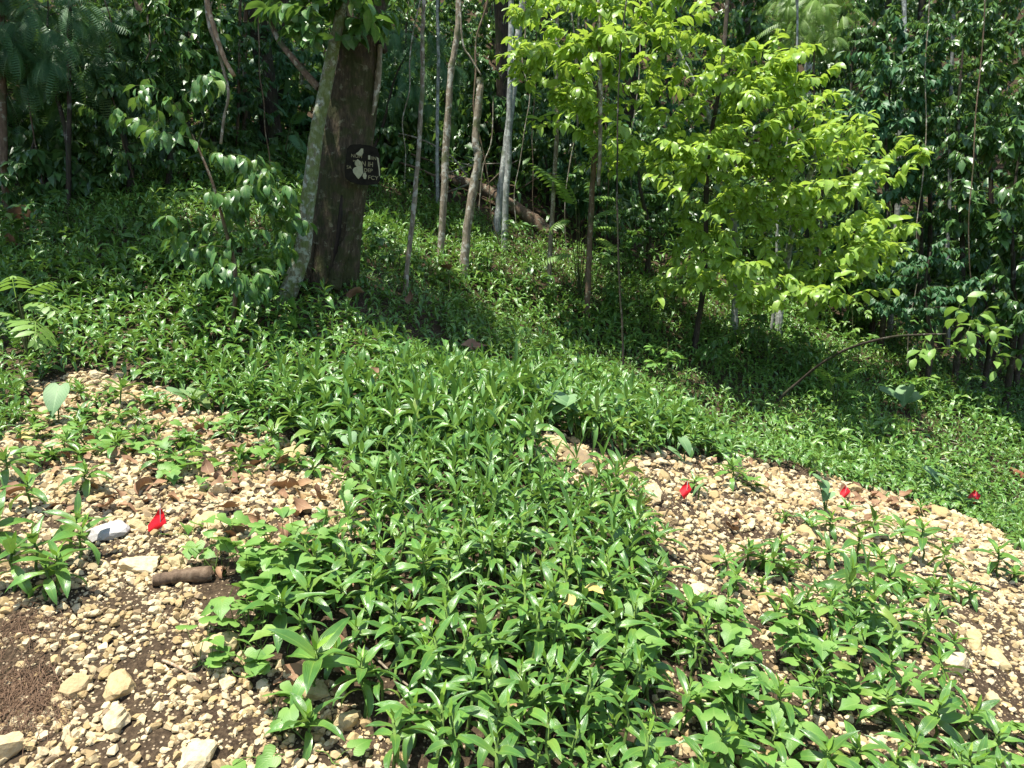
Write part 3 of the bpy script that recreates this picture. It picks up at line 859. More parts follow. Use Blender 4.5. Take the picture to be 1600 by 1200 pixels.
# the rest of the ground cover: one mass
def herb_template(rr, lo):
    n = 10 if not lo else 8
    hgt = 1.4
    parts = []
    src = HERB_LO if lo else HERB_MD
    for (az, el, sz, k, hs) in herb_leaves(rr, n):
        k2 = min(k, len(src) - 1)
        parts.append(scatter(src[k2], rot([az], [el], [rr.normal(0, 0.2)]), np.array([sz]), np.array([[0, 0, hgt * hs]]), np.array([rr.uniform(0, 0.45)])))
    return join(parts)
t_hi = [herb_template(np.random.default_rng(60 + i), False) for i in range(4)]
t_lo = [herb_template(np.random.default_rng(70 + i), True) for i in range(5)]
HERB_LO = [leaf_t(2, lambda t: (0.55, 1.0, 0.05)[int(round(t * 2))], 0.35, d, 0.15) for d in (0.3, 0.8, 1.3)]
t_far = [herb_template(np.random.default_rng(80 + i), True) for i in range(5)]
def cover(pts, tm, lo, hi):
    n = len(pts)
    out = []
    idx = rng.integers(0, len(tm), n)
    z = H(pts[:, 0], pts[:, 1])
    for k in range(len(tm)):
        q = idx == k
        m = q.sum()
        R = rot(rng.uniform(0, 6.28, m), rng.normal(0, 0.16, m), rng.normal(0, 0.16, m))
        s = rng.uniform(lo, hi, m) * (1 + 0.35 * vnoise(pts[q, 0] * 0.9, pts[q, 1] * 0.9, 91))
        out.append(scatter(tm[k], R, np.stack([s, s, s * rng.uniform(0.7, 1.6, m) * np.where((pts[q, 1] < 5) & (np.abs(pts[q, 0] / pts[q, 1] + 0.02) < 0.17), 1.15, 1.0)], 1), np.stack([pts[q, 0], pts[q, 1], z[q] - 0.01], 1), np.clip(rng.uniform(0, 0.62, m) + 0.16 * vnoise(pts[q, 0] * 0.6, pts[q, 1] * 0.6, 93), 0, 0.8)))
    return join(out)
rest_near = near[nn:]
def ok_mid(x, y):
    u, v, a, b = zones(x, y)
    return ~(a | b) & (u > -150) & (u < 1750) & (v > 250)
BRUSH = [(1350, 630), (1430, 650), (1490, 720), (1600, 790), (1600, 740), (1560, 690), (1500, 690)]
def ok_far(x, y):
    u, v, a, b = zones(x, y)
    br = inpoly(u, v, [(1340, 640), (1420, 650), (1480, 710), (1500, 740), (1440, 730), (1380, 700)])
    return (u > -200) & (u < 1800) & (v > 120) & ~(br & (rng.uniform(0, 1, x.shape) < 0.8))
midp = pois(30000, -6.5, 7, 5.3, 7.4, 0.082, ok_mid)
farp = pois(150000, -8, 10, 7.4, 13.5, 0.093, ok_far)
backp = pois(30000, -14, 16, 13.5, 22.0, 0.27, ok_far)
print("cover", len(rest_near), len(midp), len(farp), len(backp))
cov = join([cover(rest_near, t_hi, 0.075, 0.132), cover(midp, t_lo, 0.078, 0.142), cover(farp, t_far, 0.068, 0.138), cover(backp, t_far, 0.16, 0.28)])
co = link('herb_ground_cover', to_mesh('herb_ground_cover', cov, M['herb']))
tag(co, 'dense glossy green herb carpet running up the shaded forest slope', 'ground cover', kind='stuff')

# ------------------------------------------------------------------ trees and shrubs
def grow(name, label, cat, base, axis, arad, ends, leaves, lsz, per, mats, group=None, parts=0, sides=10, tl=0.5, lift=0.12, spread=0.9,
         el0=-0.15, elv=0.35, trunk_name='trunk', extra=None, attach=0.25, tw=0.004, jit=0.03, maxtw=9.0):
    """axis: world points of the stem, arad: radii, ends: twig tips; leaves: templates; per: leaves on a twig."""
    rr = np.random.default_rng(abs(hash_s(name + label)) % 100000)
    base = np.asarray(base, float)
    root = thing(name, base, label, cat, group)
    ax = spline(axis, max(8, len(axis) * 6))
    ar = np.interp(np.linspace(0, 1, len(ax)), np.linspace(0, 1, len(arad)), arad)
    link(trunk_name, to_mesh(trunk_name, tube(ax, ar, sides, True, jit, 3), mats[0], origin=base), root)
    i0 = int(len(ax) * attach)
    npts = [ax[i] for i in range(i0, len(ax))]
    nrad = [ar[i] for i in range(i0, len(ax))]
    ends = np.asarray(ends, float)
    order = np.argsort([min(np.linalg.norm(np.array(npts) - e, axis=1)) for e in ends]) if len(ends) else []
    tubes, LR, LS, LP = [], [], [], []
    for k in order:
        e = ends[k]
        A = np.array(npts)
        dv = e - A
        dist = np.linalg.norm(dv, axis=1) + 0.45 * np.maximum(0, -dv[:, 2])
        i = int(np.argmin(dist))
        s = A[i]
        ln = np.linalg.norm(e - s)
        if ln < 0.03 or ln > maxtw:
            continue
        ctl = (s + e) / 2 + np.array([0, 0, lift * ln]) + rr.normal(0, 0.06 * ln, 3)
        tt = np.linspace(0, 1, 6)[:, None]
        path = (1 - tt) ** 2 * s + 2 * tt * (1 - tt) * ctl + tt ** 2 * e
        r0 = min(nrad[i] * 0.65, tw + 0.006 * ln)
        rs = np.linspace(r0, max(0.0018, r0 * 0.35), 6)
        tubes.append(tube(path, rs, 5, False))
        for j in range(2, 6):
            npts.append(path[j]); nrad.append(rs[j])
        seg = min(1.0, tl / ln)
        for m in range(per):
            t = 1 - seg * (m / max(1, per - 1)) * rr.uniform(0.85, 1.0)
            pt = (1 - t) ** 2 * s + 2 * t * (1 - t) * ctl + t * t * e
            tg = 2 * (1 - t) * (ctl - s) + 2 * t * (e - ctl)
            az = math.atan2(-tg[0], tg[1])
            side = 1 if m % 2 else -1
            a = az + (side * spread if m else 0) + rr.normal(0, 0.35)
            LR.append((a, el0 + rr.normal(0, elv) , rr.normal(0, 0.35)))
            LS.append(rr.uniform(lsz[0], lsz[1]) * (0.75 if m == 0 else 1))
            LP.append(pt)
    if tubes:
        link('twigs', to_mesh('twigs', join(tubes), mats[1], origin=base), root)['kind'] = 'stuff'
    if LP:
        LR, LS, LP = np.array(LR), np.array(LS), np.array(LP)
        R = rot(LR[:, 0], LR[:, 1], LR[:, 2])
        idx = rr.integers(0, len(leaves), len(LP))
        fo = np.ones(len(LP), bool)
        if parts:
            dcam = np.linalg.norm(LP - np.array([0, 0, EYE]), axis=1) - LS * 4
            uu, vv = pix(LP)
            dcam += 100 * ((uu < -20) | (uu > 1620) | (vv < -20))
            pick = np.argsort(dcam)[:parts]
            fo[pick] = False
            mes = [to_mesh('leaf', t, mats[2]) for t in leaves]
            for q in pick:
                link('leaf', mes[idx[q]], root, mtx(R[q], LS[q], LP[q] - base))
        if fo.any():
            tt_ = []
            for k in range(len(leaves)):
                q = fo & (idx == k)
                if q.any():
                    tt_.append(scatter(leaves[k], R[q], LS[q], LP[q], rr.uniform(0, 1, q.sum())))
            o = link('foliage', to_mesh('foliage', join(tt_), mats[2], origin=base), root)
            o['kind'] = 'stuff'
    return root
def hash_s(s):
    h = 7
    for c in s:
        h = (h * 31 + ord(c)) & 0x7fffffff
    return h
def poly_ends(n, poly, d0, d1, seed, dfun=None):
    rr = np.random.default_rng(seed)
    us, vs2 = [q[0] for q in poly], [q[1] for q in poly]
    out = []
    while len(out) < n:
        u_, v_ = rr.uniform(min(us), max(us)), rr.uniform(min(vs2), max(vs2))
        if inpoly(np.array([u_]), np.array([v_]), poly)[0]:
            d = rr.uniform(d0, d1) if dfun is None else dfun(u_, v_, rr)
            out.append(P(u_, v_, d))
    return np.array(out)
def ell_ends(n, c, r, seed, shell=0.55):
    rr = np.random.default_rng(seed)
    d = rr.standard_normal((n, 3))
    d /= np.linalg.norm(d, axis=1)[:, None]
    return np.asarray(c) + d * (rr.uniform(shell, 1, n) ** 0.6)[:, None] * np.asarray(r)

# --- the big trunk with the sign
bb = G(512, 447)
bb[1] = 7.0
bb[2] = h1(bb[0], 7.0)
axis_px = [(508, 452, 45), (516, 400, 42), (526, 330, 40), (536, 250, 40), (548, 170, 39), (558, 90, 37), (568, 0, 36), (578, -120, 34)]
bx = [P(a, b, 7.0) for a, b, r in axis_px]
bx = [np.array([bx[0][0] - 0.02, 7.0, bb[2] - 0.25])] + bx + [np.array([-1.7, 7.1, 6.8]), np.array([-2.4, 7.2, 8.2])]
br = [0.33] + [r * 7.0 / F for a, b, r in axis_px] + [0.17, 0.10]
big_tree = thing('broad_tree', bb, 'massive brown trunk with a painted sign nailed to it', 'tree')
ax = spline(bx, 110)
ar = np.interp(np.linspace(0, 1, 110), np.linspace(0, 1, len(br)), br)
tt = tube(ax, ar, 40, True)
vv = tt.v.reshape(110, 40, 3)
th = np.arange(40) / 40 * 6.283
for i in range(110):
    hgt = max(0, ax[i][2] - bb[2])
    fl = 0.16 * math.exp(-hgt / 0.45)
    lob = 1 + fl * np.cos(th * 4 + 0.7) + 0.05 * np.cos(th * 3 + hgt * 0.6) + 0.035 * vnoise(th * 3.0, np.full(40, hgt * 2.0), 77) + 0.02 * vnoise(th * 9, np.full(40, hgt * 7), 78)
    vv[i] = ax[i] + (vv[i] - ax[i]) * lob[:, None]
tt.v = vv.reshape(-1, 3)
link('trunk', to_mesh('trunk', tt, M['bark_big'], origin=bb), big_tree)
def ribbon_on_trunk(name, pxs, w, mat, off=0.0, label=None, sides=8):
    pts = [P(u_, v_, 6.78 + off) for u_, v_ in pxs]
    sp_ = spline(pts, 18)
    t_ = tube(sp_, np.interp(np.linspace(0, 1, 18), np.linspace(0, 1, len(w)), w), sides, True, 0.12, 5)
    o = link(name, to_mesh(name, t_, mat, origin=bb), big_tree)
    if label:
        o['label'] = label
ribbon_on_trunk('root', [(549, 330), (545, 370), (536, 400), (526, 425), (520, 450)], [0.03, 0.05, 0.055, 0.06, 0.075], M['bark_big'], -0.03)
ribbon_on_trunk('root', [(489, 380), (484, 410), (478, 440), (474, 455)], [0.03, 0.05, 0.06, 0.07], M['bark_big'], 0.0)
ribbon_on_trunk('bark_strip', [(594, 70), (592, 110), (588, 150), (582, 180)], [0.02, 0.028, 0.026, 0.008], M['bark_pale'], 0.08, 'pale grey strip of loose bark')
ribbon_on_trunk('hollow', [(534, 305), (531, 340), (526, 380), (520, 420)], [0.012, 0.022, 0.026, 0.02], M['hollow'], 0.005, 'dark rotten groove in the trunk')
ribbon_on_trunk('knot', [(586, 68), (596, 74), (603, 82)], [0.05, 0.06, 0.02], M['bark_dark'], 0.13, 'dark knot on the trunk')
bl = []
for e in ell_ends(10, (-3.3, 7.2, 8.8), (2.0, 1.9, 0.8), 4):
    s_ = ax[-1] if rng.uniform() < .5 else ax[-8]
    bl.append(tube(spline([s_, (s_ + e) / 2 + [0, 0, .2], e], 8), np.linspace(0.08, 0.02, 8), 7))
link('branches', to_mesh('branches', join(bl), M['bark_big'], origin=bb), big_tree)
def crown_t(c, r, n, lsz, seed, tmpl=LEAF_LO, clumps=60, shell=0.35):
    rr = np.random.default_rng(seed)
    cc = ell_ends(clumps, c, r, seed + 1, shell)
    k = rr.integers(0, clumps, n)
    p = cc[k] + rr.normal(0, 1, (n, 3)) * np.array([0.38, 0.38, 0.24]) * np.mean(r) * 0.32
    R = rot(rr.uniform(0, 6.28, n), rr.normal(-0.3, 0.5, n), rr.normal(0, 0.5, n))
    return scatter(tmpl[seed % len(tmpl)], R, rr.uniform(lsz[0], lsz[1], n), p, rr.uniform(0, 1, n))
o = link('crown', to_mesh('crown', crown_t((-3.3, 7.2, 9.0), (2.3, 2.2, 1.2), 2400, (0.18, 0.32), 9), M['forest'], origin=bb), big_tree)
o['kind'] = 'stuff'

# --- the sign
sc = P(567, 258, 6.70)
sign = thing('sign', sc, 'small dark weathered sign plate with flaking pale letters on the big trunk', 'sign')
sign.rotation_euler = (math.radians(3), math.radians(3), math.radians(14))
k_ = 6.7 / F
sh = [(-24, 22), (-19, 28), (-5, 30), (10, 29.5), (20, 27), (24, 18), (26, 6), (27, -8), (26.5, -20), (22, -26), (8, -29), (-6, -29), (-18, -26), (-26, -20), (-27, -10), (-25.5, 6)]
def slab(name, outline, thick, mat, parent, y0=0.0, bend=0.0):
    bm = bmesh.new()
    vs_ = [bm.verts.new((a * k_, y0 + bend * (a * k_) ** 2, b * k_)) for a, b in outline]
    f_ = bm.faces.new(vs_)
    bmesh.ops.triangulate(bm, faces=[f_])
    r = bmesh.ops.extrude_face_region(bm, geom=bm.faces[:])
    bmesh.ops.translate(bm, verts=[q for q in r['geom'] if isinstance(q, bmesh.types.BMVert)], vec=(0, thick, 0))
    bmesh.ops.recalc_face_normals(bm, faces=bm.faces[:])
    me = bpy.data.meshes.new(name)
    bm.to_mesh(me)
    bm.free()
    me.materials.append(mat)
    return link(name, me, parent)
slab('plate', sh, 0.012, M['plate'], sign)
for nm_, ol in (('paint_patch', [(-11, 16), (-7, 19), (-3, 24), (0, 24), (0, 18), (-2, 13), (-6, 13), (-9, 15)]),
                ('paint_patch', [(-12, 4), (-8, 8), (-5, 6), (-1, 3), (0, -3), (0, -8), (1, -11), (-2, -16), (-6, -21), (-9, -18), (-14, -12), (-15, -8), (-13, -5), (-9, -3), (-12, 0)]),
                ('paint_patch', [(1, -12), (4, -10), (6, -15), (5, -20), (2, -20), (0, -16)]),
                ('paint_patch', [(7.5, 15), (10.5, 15), (10.5, 9), (7.5, 9)]),
                ('edge_paint', [(20, 14), (23, 12), (24.5, 4), (25.6, -6), (26, -14), (24.6, -14), (24, -6), (22.2, 3), (22, 9)])):
    slab(nm_, ol, 0.003, M['paint'], sign, -0.0032)
def text_part(txt, size, px_, pz_, sxx=1.0):
    cu = bpy.data.curves.new('lettering', 'FONT')
    cu.body = txt
    cu.size = size * k_
    cu.extrude = 0.0008
    ob = bpy.data.objects.new('lettering', cu)
    C.objects.link(ob)
    bpy.context.view_layer.update()
    me = bpy.data.meshes.new_from_object(ob.evaluated_get(bpy.context.evaluated_depsgraph_get()))
    bpy.data.objects.remove(ob)
    me.name = 'lettering'
    me.materials.clear()
    me.materials.append(M['letter'])
    link('lettering', me, sign, Matrix.Translation((px_ * k_, -0.004, pz_ * k_)) @ Matrix.Rotation(math.pi / 2, 4, 'X') @ Matrix.Diagonal((sxx, 1, 1, 1)))
text_part("NOM", 7, -18, 10)
text_part("IIN", 7, 11, 9)
text_part("'TUN IH", 10.5, -15, -1.5, 0.82)
text_part("SA", 6.5, -24, -7)
text_part("DEP", 7.5, 1.5, -9.5)
text_part("FCY", 8, 8, -20, 1.1)

# --- mossy sapling in front of the big trunk with the overhanging leaves
b0 = G(470, 420)
b0[1] = 6.55
b0[2] = h1(b0[0], 6.55)
sx = [np.array([b0[0], 6.55, b0[2] - 0.15])] + [P(a, b, 6.55) for a, b in ((470, 405), (478, 340), (486, 280), (496, 200), (508, 140), (520, 80), (532, 20), (545, -90))]
over = np.concatenate([poly_ends(60, [(395, -60), (400, 25), (440, 40), (470, 70), (520, 75), (560, 60), (600, 70), (635, 20), (640, -60)], 5.7, 6.9, 3), poly_ends(24, [(380, -300), (380, -30), (680, -30), (680, -300)], 5.6, 7.4, 8)])
mossy = grow('mossy_sapling', 'slim mossy pale trunk leaning against the big trunk with leafy top', 'tree', b0, sx, [0.085, 0.072, 0.066, 0.062, 0.058, 0.056, 0.05, 0.045, 0.035], over, OVAL + ACUM[:1], (0.13, 0.21), 7, (M['bark_moss'], M['twig'], M['shrub']), parts=260, sides=14, el0=-0.5, attach=0.8)
link('branch', to_mesh('branch', tube(spline([P(499, 138, 6.55), P(480, 118, 6.6), P(455, 88, 6.7), P(435, 62, 6.8), P(422, 30, 6.9), P(405, -30, 7.0)], 20), np.linspace(0.034, 0.018, 20), 8), M['bark_brown'], origin=b0), mossy)

# --- slender stems
def stem_tree(pxs, wpx, mat, label, top=True, name='slender_tree', depth=None, group=None, lean=0.0, broken=False, cr=None):
    b_ = G(*pxs[0]) if depth is None else P(*pxs[0], depth)
    if depth is not None:
        b_[2] = min(b_[2], h1(b_[0], b_[1]))
    d = b_[1]
    pts = [np.array([b_[0], b_[1], b_[2] - 0.12])] + [P(a, b, d + lean * i) for i, (a, b) in enumerate(pxs)]
    pts[1][2] = max(pts[1][2], b_[2] + 0.02)
    r = wpx * d / F / 2
    if top:
        e = pts[-1]
        for j in range(3):
            e = e + np.array([rng.normal(0, 0.12), rng.normal(0, 0.1), 1.0 + 0.3 * j])
            pts.append(e)
    n = len(pts)
    root = thing(name, b_, label, 'tree', group)
    sp_ = spline(pts, n * 6)
    # gentle irregularity
    w_ = np.cumsum(rng.normal(0, 0.006, (len(sp_), 2)), 0) * 0.6
    w_ -= np.linspace(0, 1, len(sp_))[:, None] * w_[-1]
    sp_[:, :2] += w_
    rad = np.linspace(r * 1.12, r * (0.75 if broken else 0.6), len(sp_)) * (1 + 0.05 * rng.standard_normal(len(sp_)))
    link('trunk', to_mesh('trunk', tube(sp_, rad, 9, True, 0.04, 4), mat, origin=b_), root)
    if top:
        cr_ = cr or (0.7, 0.7, 0.5)
        ends = ell_ends(12, sp_[-1], cr_, int(abs(b_[0]) * 1000) % 999)
        link('branches', to_mesh('branches', join([tube(spline([sp_[-6], (sp_[-6] + e) / 2 + [0, 0, .1], e], 6), np.linspace(r * 0.4, 0.004, 6), 5, False) for e in ends]), mat, origin=b_), root)
        o = link('crown', to_mesh('crown', crown_t(sp_[-1], cr_, 260, (0.12, 0.2), int(d * 100), clumps=12), M['forest'], origin=b_), root)
        o['kind'] = 'stuff'
    return root, sp_, d
stem_tree([(632, 462), (640, 380), (650, 280), (655, 200), (658, 120), (660, 50), (663, -20)], 7.5, M['bark_pale'], 'thin pale kinked stem rising next to the sign')
stem_tree([(683, 322), (683, 200), (684, 100), (684, -20)], 5.5, M['bark_grey'], 'thin straight grey stem behind the pale kinked stem')
s1 = stem_tree([(688, 415), (692, 330), (698, 220), (706, 110), (714, 50), (717, -20)], 11, M['bark_pale'], 'pale brown stem standing next to the broken-topped stem')
stem_tree([(724, 435), (730, 360), (742, 280), (746, 245), (743, 215), (750, 150), (750, 122)], 13.5, M['bark_pale'], 'pale crooked stem with a broken top', top=False, broken=True)
stem_tree([(790, 392), (793, 300), (797, 250), (798, 150), (801, 60), (802, -20)], 9.5, M['bark_grey'], 'straight whitish grey stem of the close pair')
stem_tree([(777, 372), (784, 300), (794, 220), (804, 130), (812, 40), (818, -20)], 12, M['bark_grey'], 'leaning grey stem crossing behind the whitish one')
stem_tree([(857, 446), (860, 360), (867, 240), (870, 180), (868, 120), (868, 20)], 7, M['bark_pale'], 'slender tan stem next to the pale fern-like fronds')
stem_tree([(915, 503), (920, 400), (925, 300), (930, 210), (936, 120)], 9, M['bark_brown'], 'brown stem rising through the pale fern-like fronds')
stem_tree([(976, 588), (972, 500), (968, 400), (966, 310), (967, 220)], 3.2, M['bark_dark'], 'hair-thin black stem next to the pale fern-like fronds', cr=(0.3, 0.3, 0.2))
stem_tree([(1390, 522), (1394, 440), (1400, 330), (1404, 240), (1410, 100), (1412, -20)], 8, M['bark_grey'], 'thin pale grey stem at the outer end of the bright tree')
stem_tree([(1436, 520), (1436, 380), (1438, 250), (1440, 120), (1444, -20)], 10, M['bark_dark'], 'straight dark stem in front of the dark thicket')
stem_tree([(1582, 545), (1586, 470), (1592, 400), (1602, 300), (1610, 150), (1615, -20)], 20, M['bark_dark'], 'thick dark trunk behind the leafy end of the arched sapling')
stem_tree([(383, 235), (383, 130), (384, 60), (383, -20)], 7.5, M['bark_brown'], 'thin brown stem behind the shrub next to the mossy trunk')
stem_tree([(371, 240), (372, 130), (374, -20)], 4.5, M['bark_brown'], 'very thin stem beside the thin brown stem')
stem_tree([(305, 235), (290, 190), (268, 130), (250, 90), (230, 45), (210, -15)], 11, M['bark_brown'], 'brown leaning trunk behind the drooping-leaf shrub')
stem_tree([(1555, 545), (1552, 400), (1548, 200), (1550, -20)], 7, M['bark_dark'], 'dark pole stem deep in the dark thicket')
stem_tree([(1480, 545), (1478, 420), (1482, 300), (1486, 100), (1490, -20)], 6, M['bark_grey'], 'thin grey pole stem deep in the dark thicket')
stem_tree([(108, 330), (109, 200), (110, 80), (112, -20)], 7, M['bark_dark'], 'dark thin stem under the feathery leaves')
stem_tree([(10, 335), (6, 200), (4, 80), (4, -20)], 11, M['bark_brown'], 'brown stem at the outer end of the feathery leaves')
stem_tree([(1260, 250), (1262, 120), (1268, 40), (1275, -20)], 12, M['bark_grey'], 'pale grey trunk high on the slope behind the bright tree')
stem_tree([(430, 190), (432, 100), (436, 20), (436, -30)], 34, M['bark_dark'], 'broad black trunk deep in the forest next to the mossy one')
stem_tree([(470, 160), (474, 60), (474, -20)], 7, M['bark_pale'], 'faint pale stem in front of the broad black trunk')

# --- bright tree
bt = G(1148, 520)
dfun = lambda u_, v_, r: float(np.clip(r.normal(9.7, 0.75), 8.3, 11.2))
BR = [(800, -40), (815, 40), (830, 120), (880, 185), (935, 215), (985, 260), (1010, 330), (1040, 420), (1060, 475), (1120, 500), (1220, 475), (1290, 490), (1330, 455), (1410, 400), (1420, 360), (1370, 335), (1400, 295), (1370, 240), (1340, 200), (1280, 140), (1220, 70), (1180, 30), (1160, -40)]
HOLES = [[(960, 280), (1040, 300), (1060, 400), (1010, 420)], [(880, 60), (830, 60), (840, 20), (880, 30)]]
cl = poly_ends(215, BR, 0, 0, 21, dfun)
r21 = np.random.default_rng(22)
ends = np.concatenate([c + r21.normal(0, 1, (int(r21.integers(2, 6)), 3)) * np.array([0.28, 0.28, 0.13]) for c in cl])
ue, ve = pix(ends)
ends = ends[~inpoly(ue, ve, HOLES[0])]
d_ = bt[1]
axis = [bt - [0, 0, 0.15], P(1148, 470, d_), P(1150, 400, d_ - 0.3), P(1140, 300, d_ - 0.5), P(1110, 190, d_ - 0.7), P(1060, 80, d_ - 0.8), P(1000, -20, d_ - 0.8), P(960, -90, d_ - 0.8)]
bright = grow('bright_tree', 'sunlit yellow-green small tree with arching leafy branches over the slope', 'tree', bt, axis, [0.055, 0.05, 0.045, 0.04, 0.034, 0.027, 0.02, 0.014], ends, OVAL, (0.11, 0.20), 12, (M['bark_grey'], M['twig'], M['bright']), parts=300, tl=0.7, el0=-0.28, elv=0.45, lift=0.16)
bt2 = G(1216, 528)
sx2 = [bt2 - [0, 0, .15], P(1218, 490, bt2[1]), P(1226, 440, bt2[1]), P(1240, 350, bt2[1] - 0.6), P(1270, 260, bt2[1] - 1.3), P(1290, 190, bt2[1] - 1.8)]
grow('bright_tree', 'pale trunk with sunlit crown next to the arching bright tree', 'tree', bt2, sx2, [0.066, 0.058, 0.052, 0.045, 0.035, 0.018], poly_ends(70, [(1180, 180), (1190, 460), (1280, 485), (1400, 390), (1360, 250), (1260, 150)], 9.4, 11.2, 31), OVAL, (0.11, 0.20), 11, (M['bark_grey'], M['twig'], M['bright']), parts=150, tl=0.6, el0=-0.28, elv=0.45)
stem_tree([(1083, 552), (1090, 500), (1100, 440), (1103, 380), (1105, 250)], 9, M['bark_dark'], 'dark stem under the bright tree', cr=(0.2, 0.2, 0.2))
stem_tree([(1205, 522), (1208, 470), (1212, 400), (1216, 300)], 5, M['bark_grey'], 'thin pale stem touching the pale trunk of the bright crown', cr=(0.2, 0.2, 0.2))

# --- drooping-leaf shrub left of the trunks
sb = G(372, 500)
sb[1] = 6.1
sb[2] = h1(sb[0], 6.1)
SHR = [(235, 330), (255, 250), (300, 225), (345, 232), (400, 240), (440, 260), (468, 300), (455, 370), (420, 430), (450, 480), (370, 490), (350, 460), (300, 440), (280, 400), (230, 350)]
ends = np.concatenate([np.concatenate([c + np.random.default_rng(k).normal(0, 0.07, (3, 3)) for k, c in enumerate(poly_ends(34, SHR, 5.4, 6.7, 41))]), poly_ends(12, [(165, 215), (200, 110), (260, 110), (265, 190), (220, 235)], 5.6, 6.3, 42), poly_ends(7, [(300, 140), (310, 100), (350, 105), (350, 140)], 5.7, 6.2, 43)])
grow('drooping_leaf_shrub', 'leafy shrub with drooping pointed leaves next to the mossy trunk', 'shrub', sb, [sb - [0, 0, .08], P(368, 430, 6.05), P(350, 350, 6.0), P(330, 280, 5.95), P(300, 210, 5.95)], [0.022, 0.018, 0.014, 0.011, 0.007], ends, ACUM, (0.10, 0.17), 6, (M['bark_brown'], M['twig'], M['shrub']), parts=300, tl=0.35, el0=-0.75, elv=0.3, lift=0.2, trunk_name='stem', attach=0.1)

# --- arched sapling
ab = G(1207, 642)
ad = ab[1]
pa = [ab - [0, 0, .1], P(1220, 622, ad), P(1250, 595, ad - .1), P(1285, 567, ad - .4), P(1330, 543, ad - .75), P(1390, 527, ad - 1.2), P(1440, 523, ad - 1.5), P(1478, 522, ad - 1.7)]
e_ = np.array([P(a, b, ad - 1.7 + c) for a, b, c in ((1530, 455, 0), (1545, 480, .2), (1500, 475, -.1), (1520, 500, .2), (1490, 500, -.2), (1545, 510, .1), (1560, 535, 0), (1590, 560, .1), (1530, 550, -.1), (1500, 540, 0), (1480, 545, -.1), (1430, 560, 0), (1445, 545, .1), (1555, 580, 0), (1515, 520, -.2), (1570, 515, .2))])
grow('arched_sapling', 'dark bent sapling arching over to a tuft of big leaves', 'sapling', ab, pa, [0.019, 0.017, 0.016, 0.015, 0.014, 0.012, 0.010, 0.008], e_, OVAL + ACUM[:1], (0.13, 0.21), 4, (M['bark_dark'], M['twig'], M['palefrond']), parts=80, tl=0.35, el0=-0.3, elv=0.5, trunk_name='stem', attach=0.8)

# --- pale compound-leaf plants
def frond_plant(pxb, tips, label, size, mat, depth=None, tm=PINNATE, name='frond_plant', hgt=0.3):
    b_ = G(*pxb)
    if depth is not None:
        b_[1] = depth
        b_[0] = P(pxb[0], pxb[1], depth)[0]
        b_[2] = h1(b_[0], b_[1])
    root = thing(name, b_, label, 'plant')
    mes = [to_mesh('frond', t, mat) for t in tm]
    st = []
    for i, (a, b, a2, b2) in enumerate(tips):
        s_, e_ = P(a, b, b_[1] - 0.1 * (i % 3)), P(a2, b2, b_[1] - 0.25 * (i % 3))
        st.append(tube(spline([b_ - [0, 0, .03], b_ * 0.5 + s_ * 0.5 + [0, 0, .05], s_], 7), np.linspace(0.009, 0.005, 7), 5, False))
        dv = e_ - s_
        ln = np.linalg.norm(dv) * 1.15
        el = math.asin(max(-1, min(1, dv[2] / (ln / 1.15)))) + 0.45
        link('frond', mes[i % len(mes)], root, mtx(rot([math.atan2(-dv[0], dv[1])], [el], [rng.normal(0, 0.2)])[0], ln, s_ - b_))
    link('stem', to_mesh('stem', join(st), M['twig'], origin=b_), root)
frond_plant((905, 470), [(905, 330, 838, 270), (900, 320, 960, 300), (900, 330, 880, 280), (920, 345, 972, 320), (910, 360, 960, 360), (890, 345, 860, 350), (925, 410, 975, 408), (900, 400, 850, 400), (930, 370, 965, 395)], 'pale compound-leaf plant below the thin-stemmed edge of the bright tree', 0.5, M['palefrond'])
frond_plant((45, 560), [(30, 470, 80, 440), (35, 480, 85, 470), (25, 465, 10, 430), (30, 500, -10, 480), (50, 520, 75, 545), (40, 510, 90, 500), (20, 500, 30, 540)], 'bright compound-leaf seedling rising from the herbs far from the trunks', 0.4, M['palefrond'], tm=[frond_t(5, 0.20, 0.34, d, 0.3, False) for d in (0.9, 1.3)])
frond_plant((440, 270), [(455, 190, 430, 165), (455, 200, 470, 170), (460, 210, 475, 235), (440, 230, 465, 260)], 'small shaded fern-like plant next to the mossy trunk', 0.3, M['feather'])
frond_plant((1305, 650), [(1300, 600, 1270, 575), (1310, 600, 1345, 570), (1320, 610, 1350, 620)], 'light green fern-like plant below the arched sapling', 0.3, M['palefrond'])

SEED_MARKS = [(G(a, b), t) for a, b, t in ((632, 462, 'the thin kinked stem'), (688, 415, 'the pale brown stem'), (724, 435, 'the broken-topped stem'), (790, 392, 'the whitish grey stem'), (857, 446, 'the slender tan stem'), (915, 503, 'the brown stem among fronds'), (976, 588, 'the hair-thin black stem'), (1083, 552, 'the dark stem under the bright tree'), (1148, 520, 'the arching bright tree'), (1216, 528, 'the pale trunk of the bright crown'), (1207, 642, 'the foot of the arched sapling'), (1420, 680, 'the brush heap'), (1390, 522, 'the thin pale grey stem'), (1582, 545, 'the thick dark trunk'), (512, 447, 'the big trunk'), (372, 500, 'the drooping-leaf shrub'), (108, 330, 'the dark thin stem'), (45, 560, 'the bright compound-leaf seedling'), (305, 235, 'the leaning brown trunk'))]
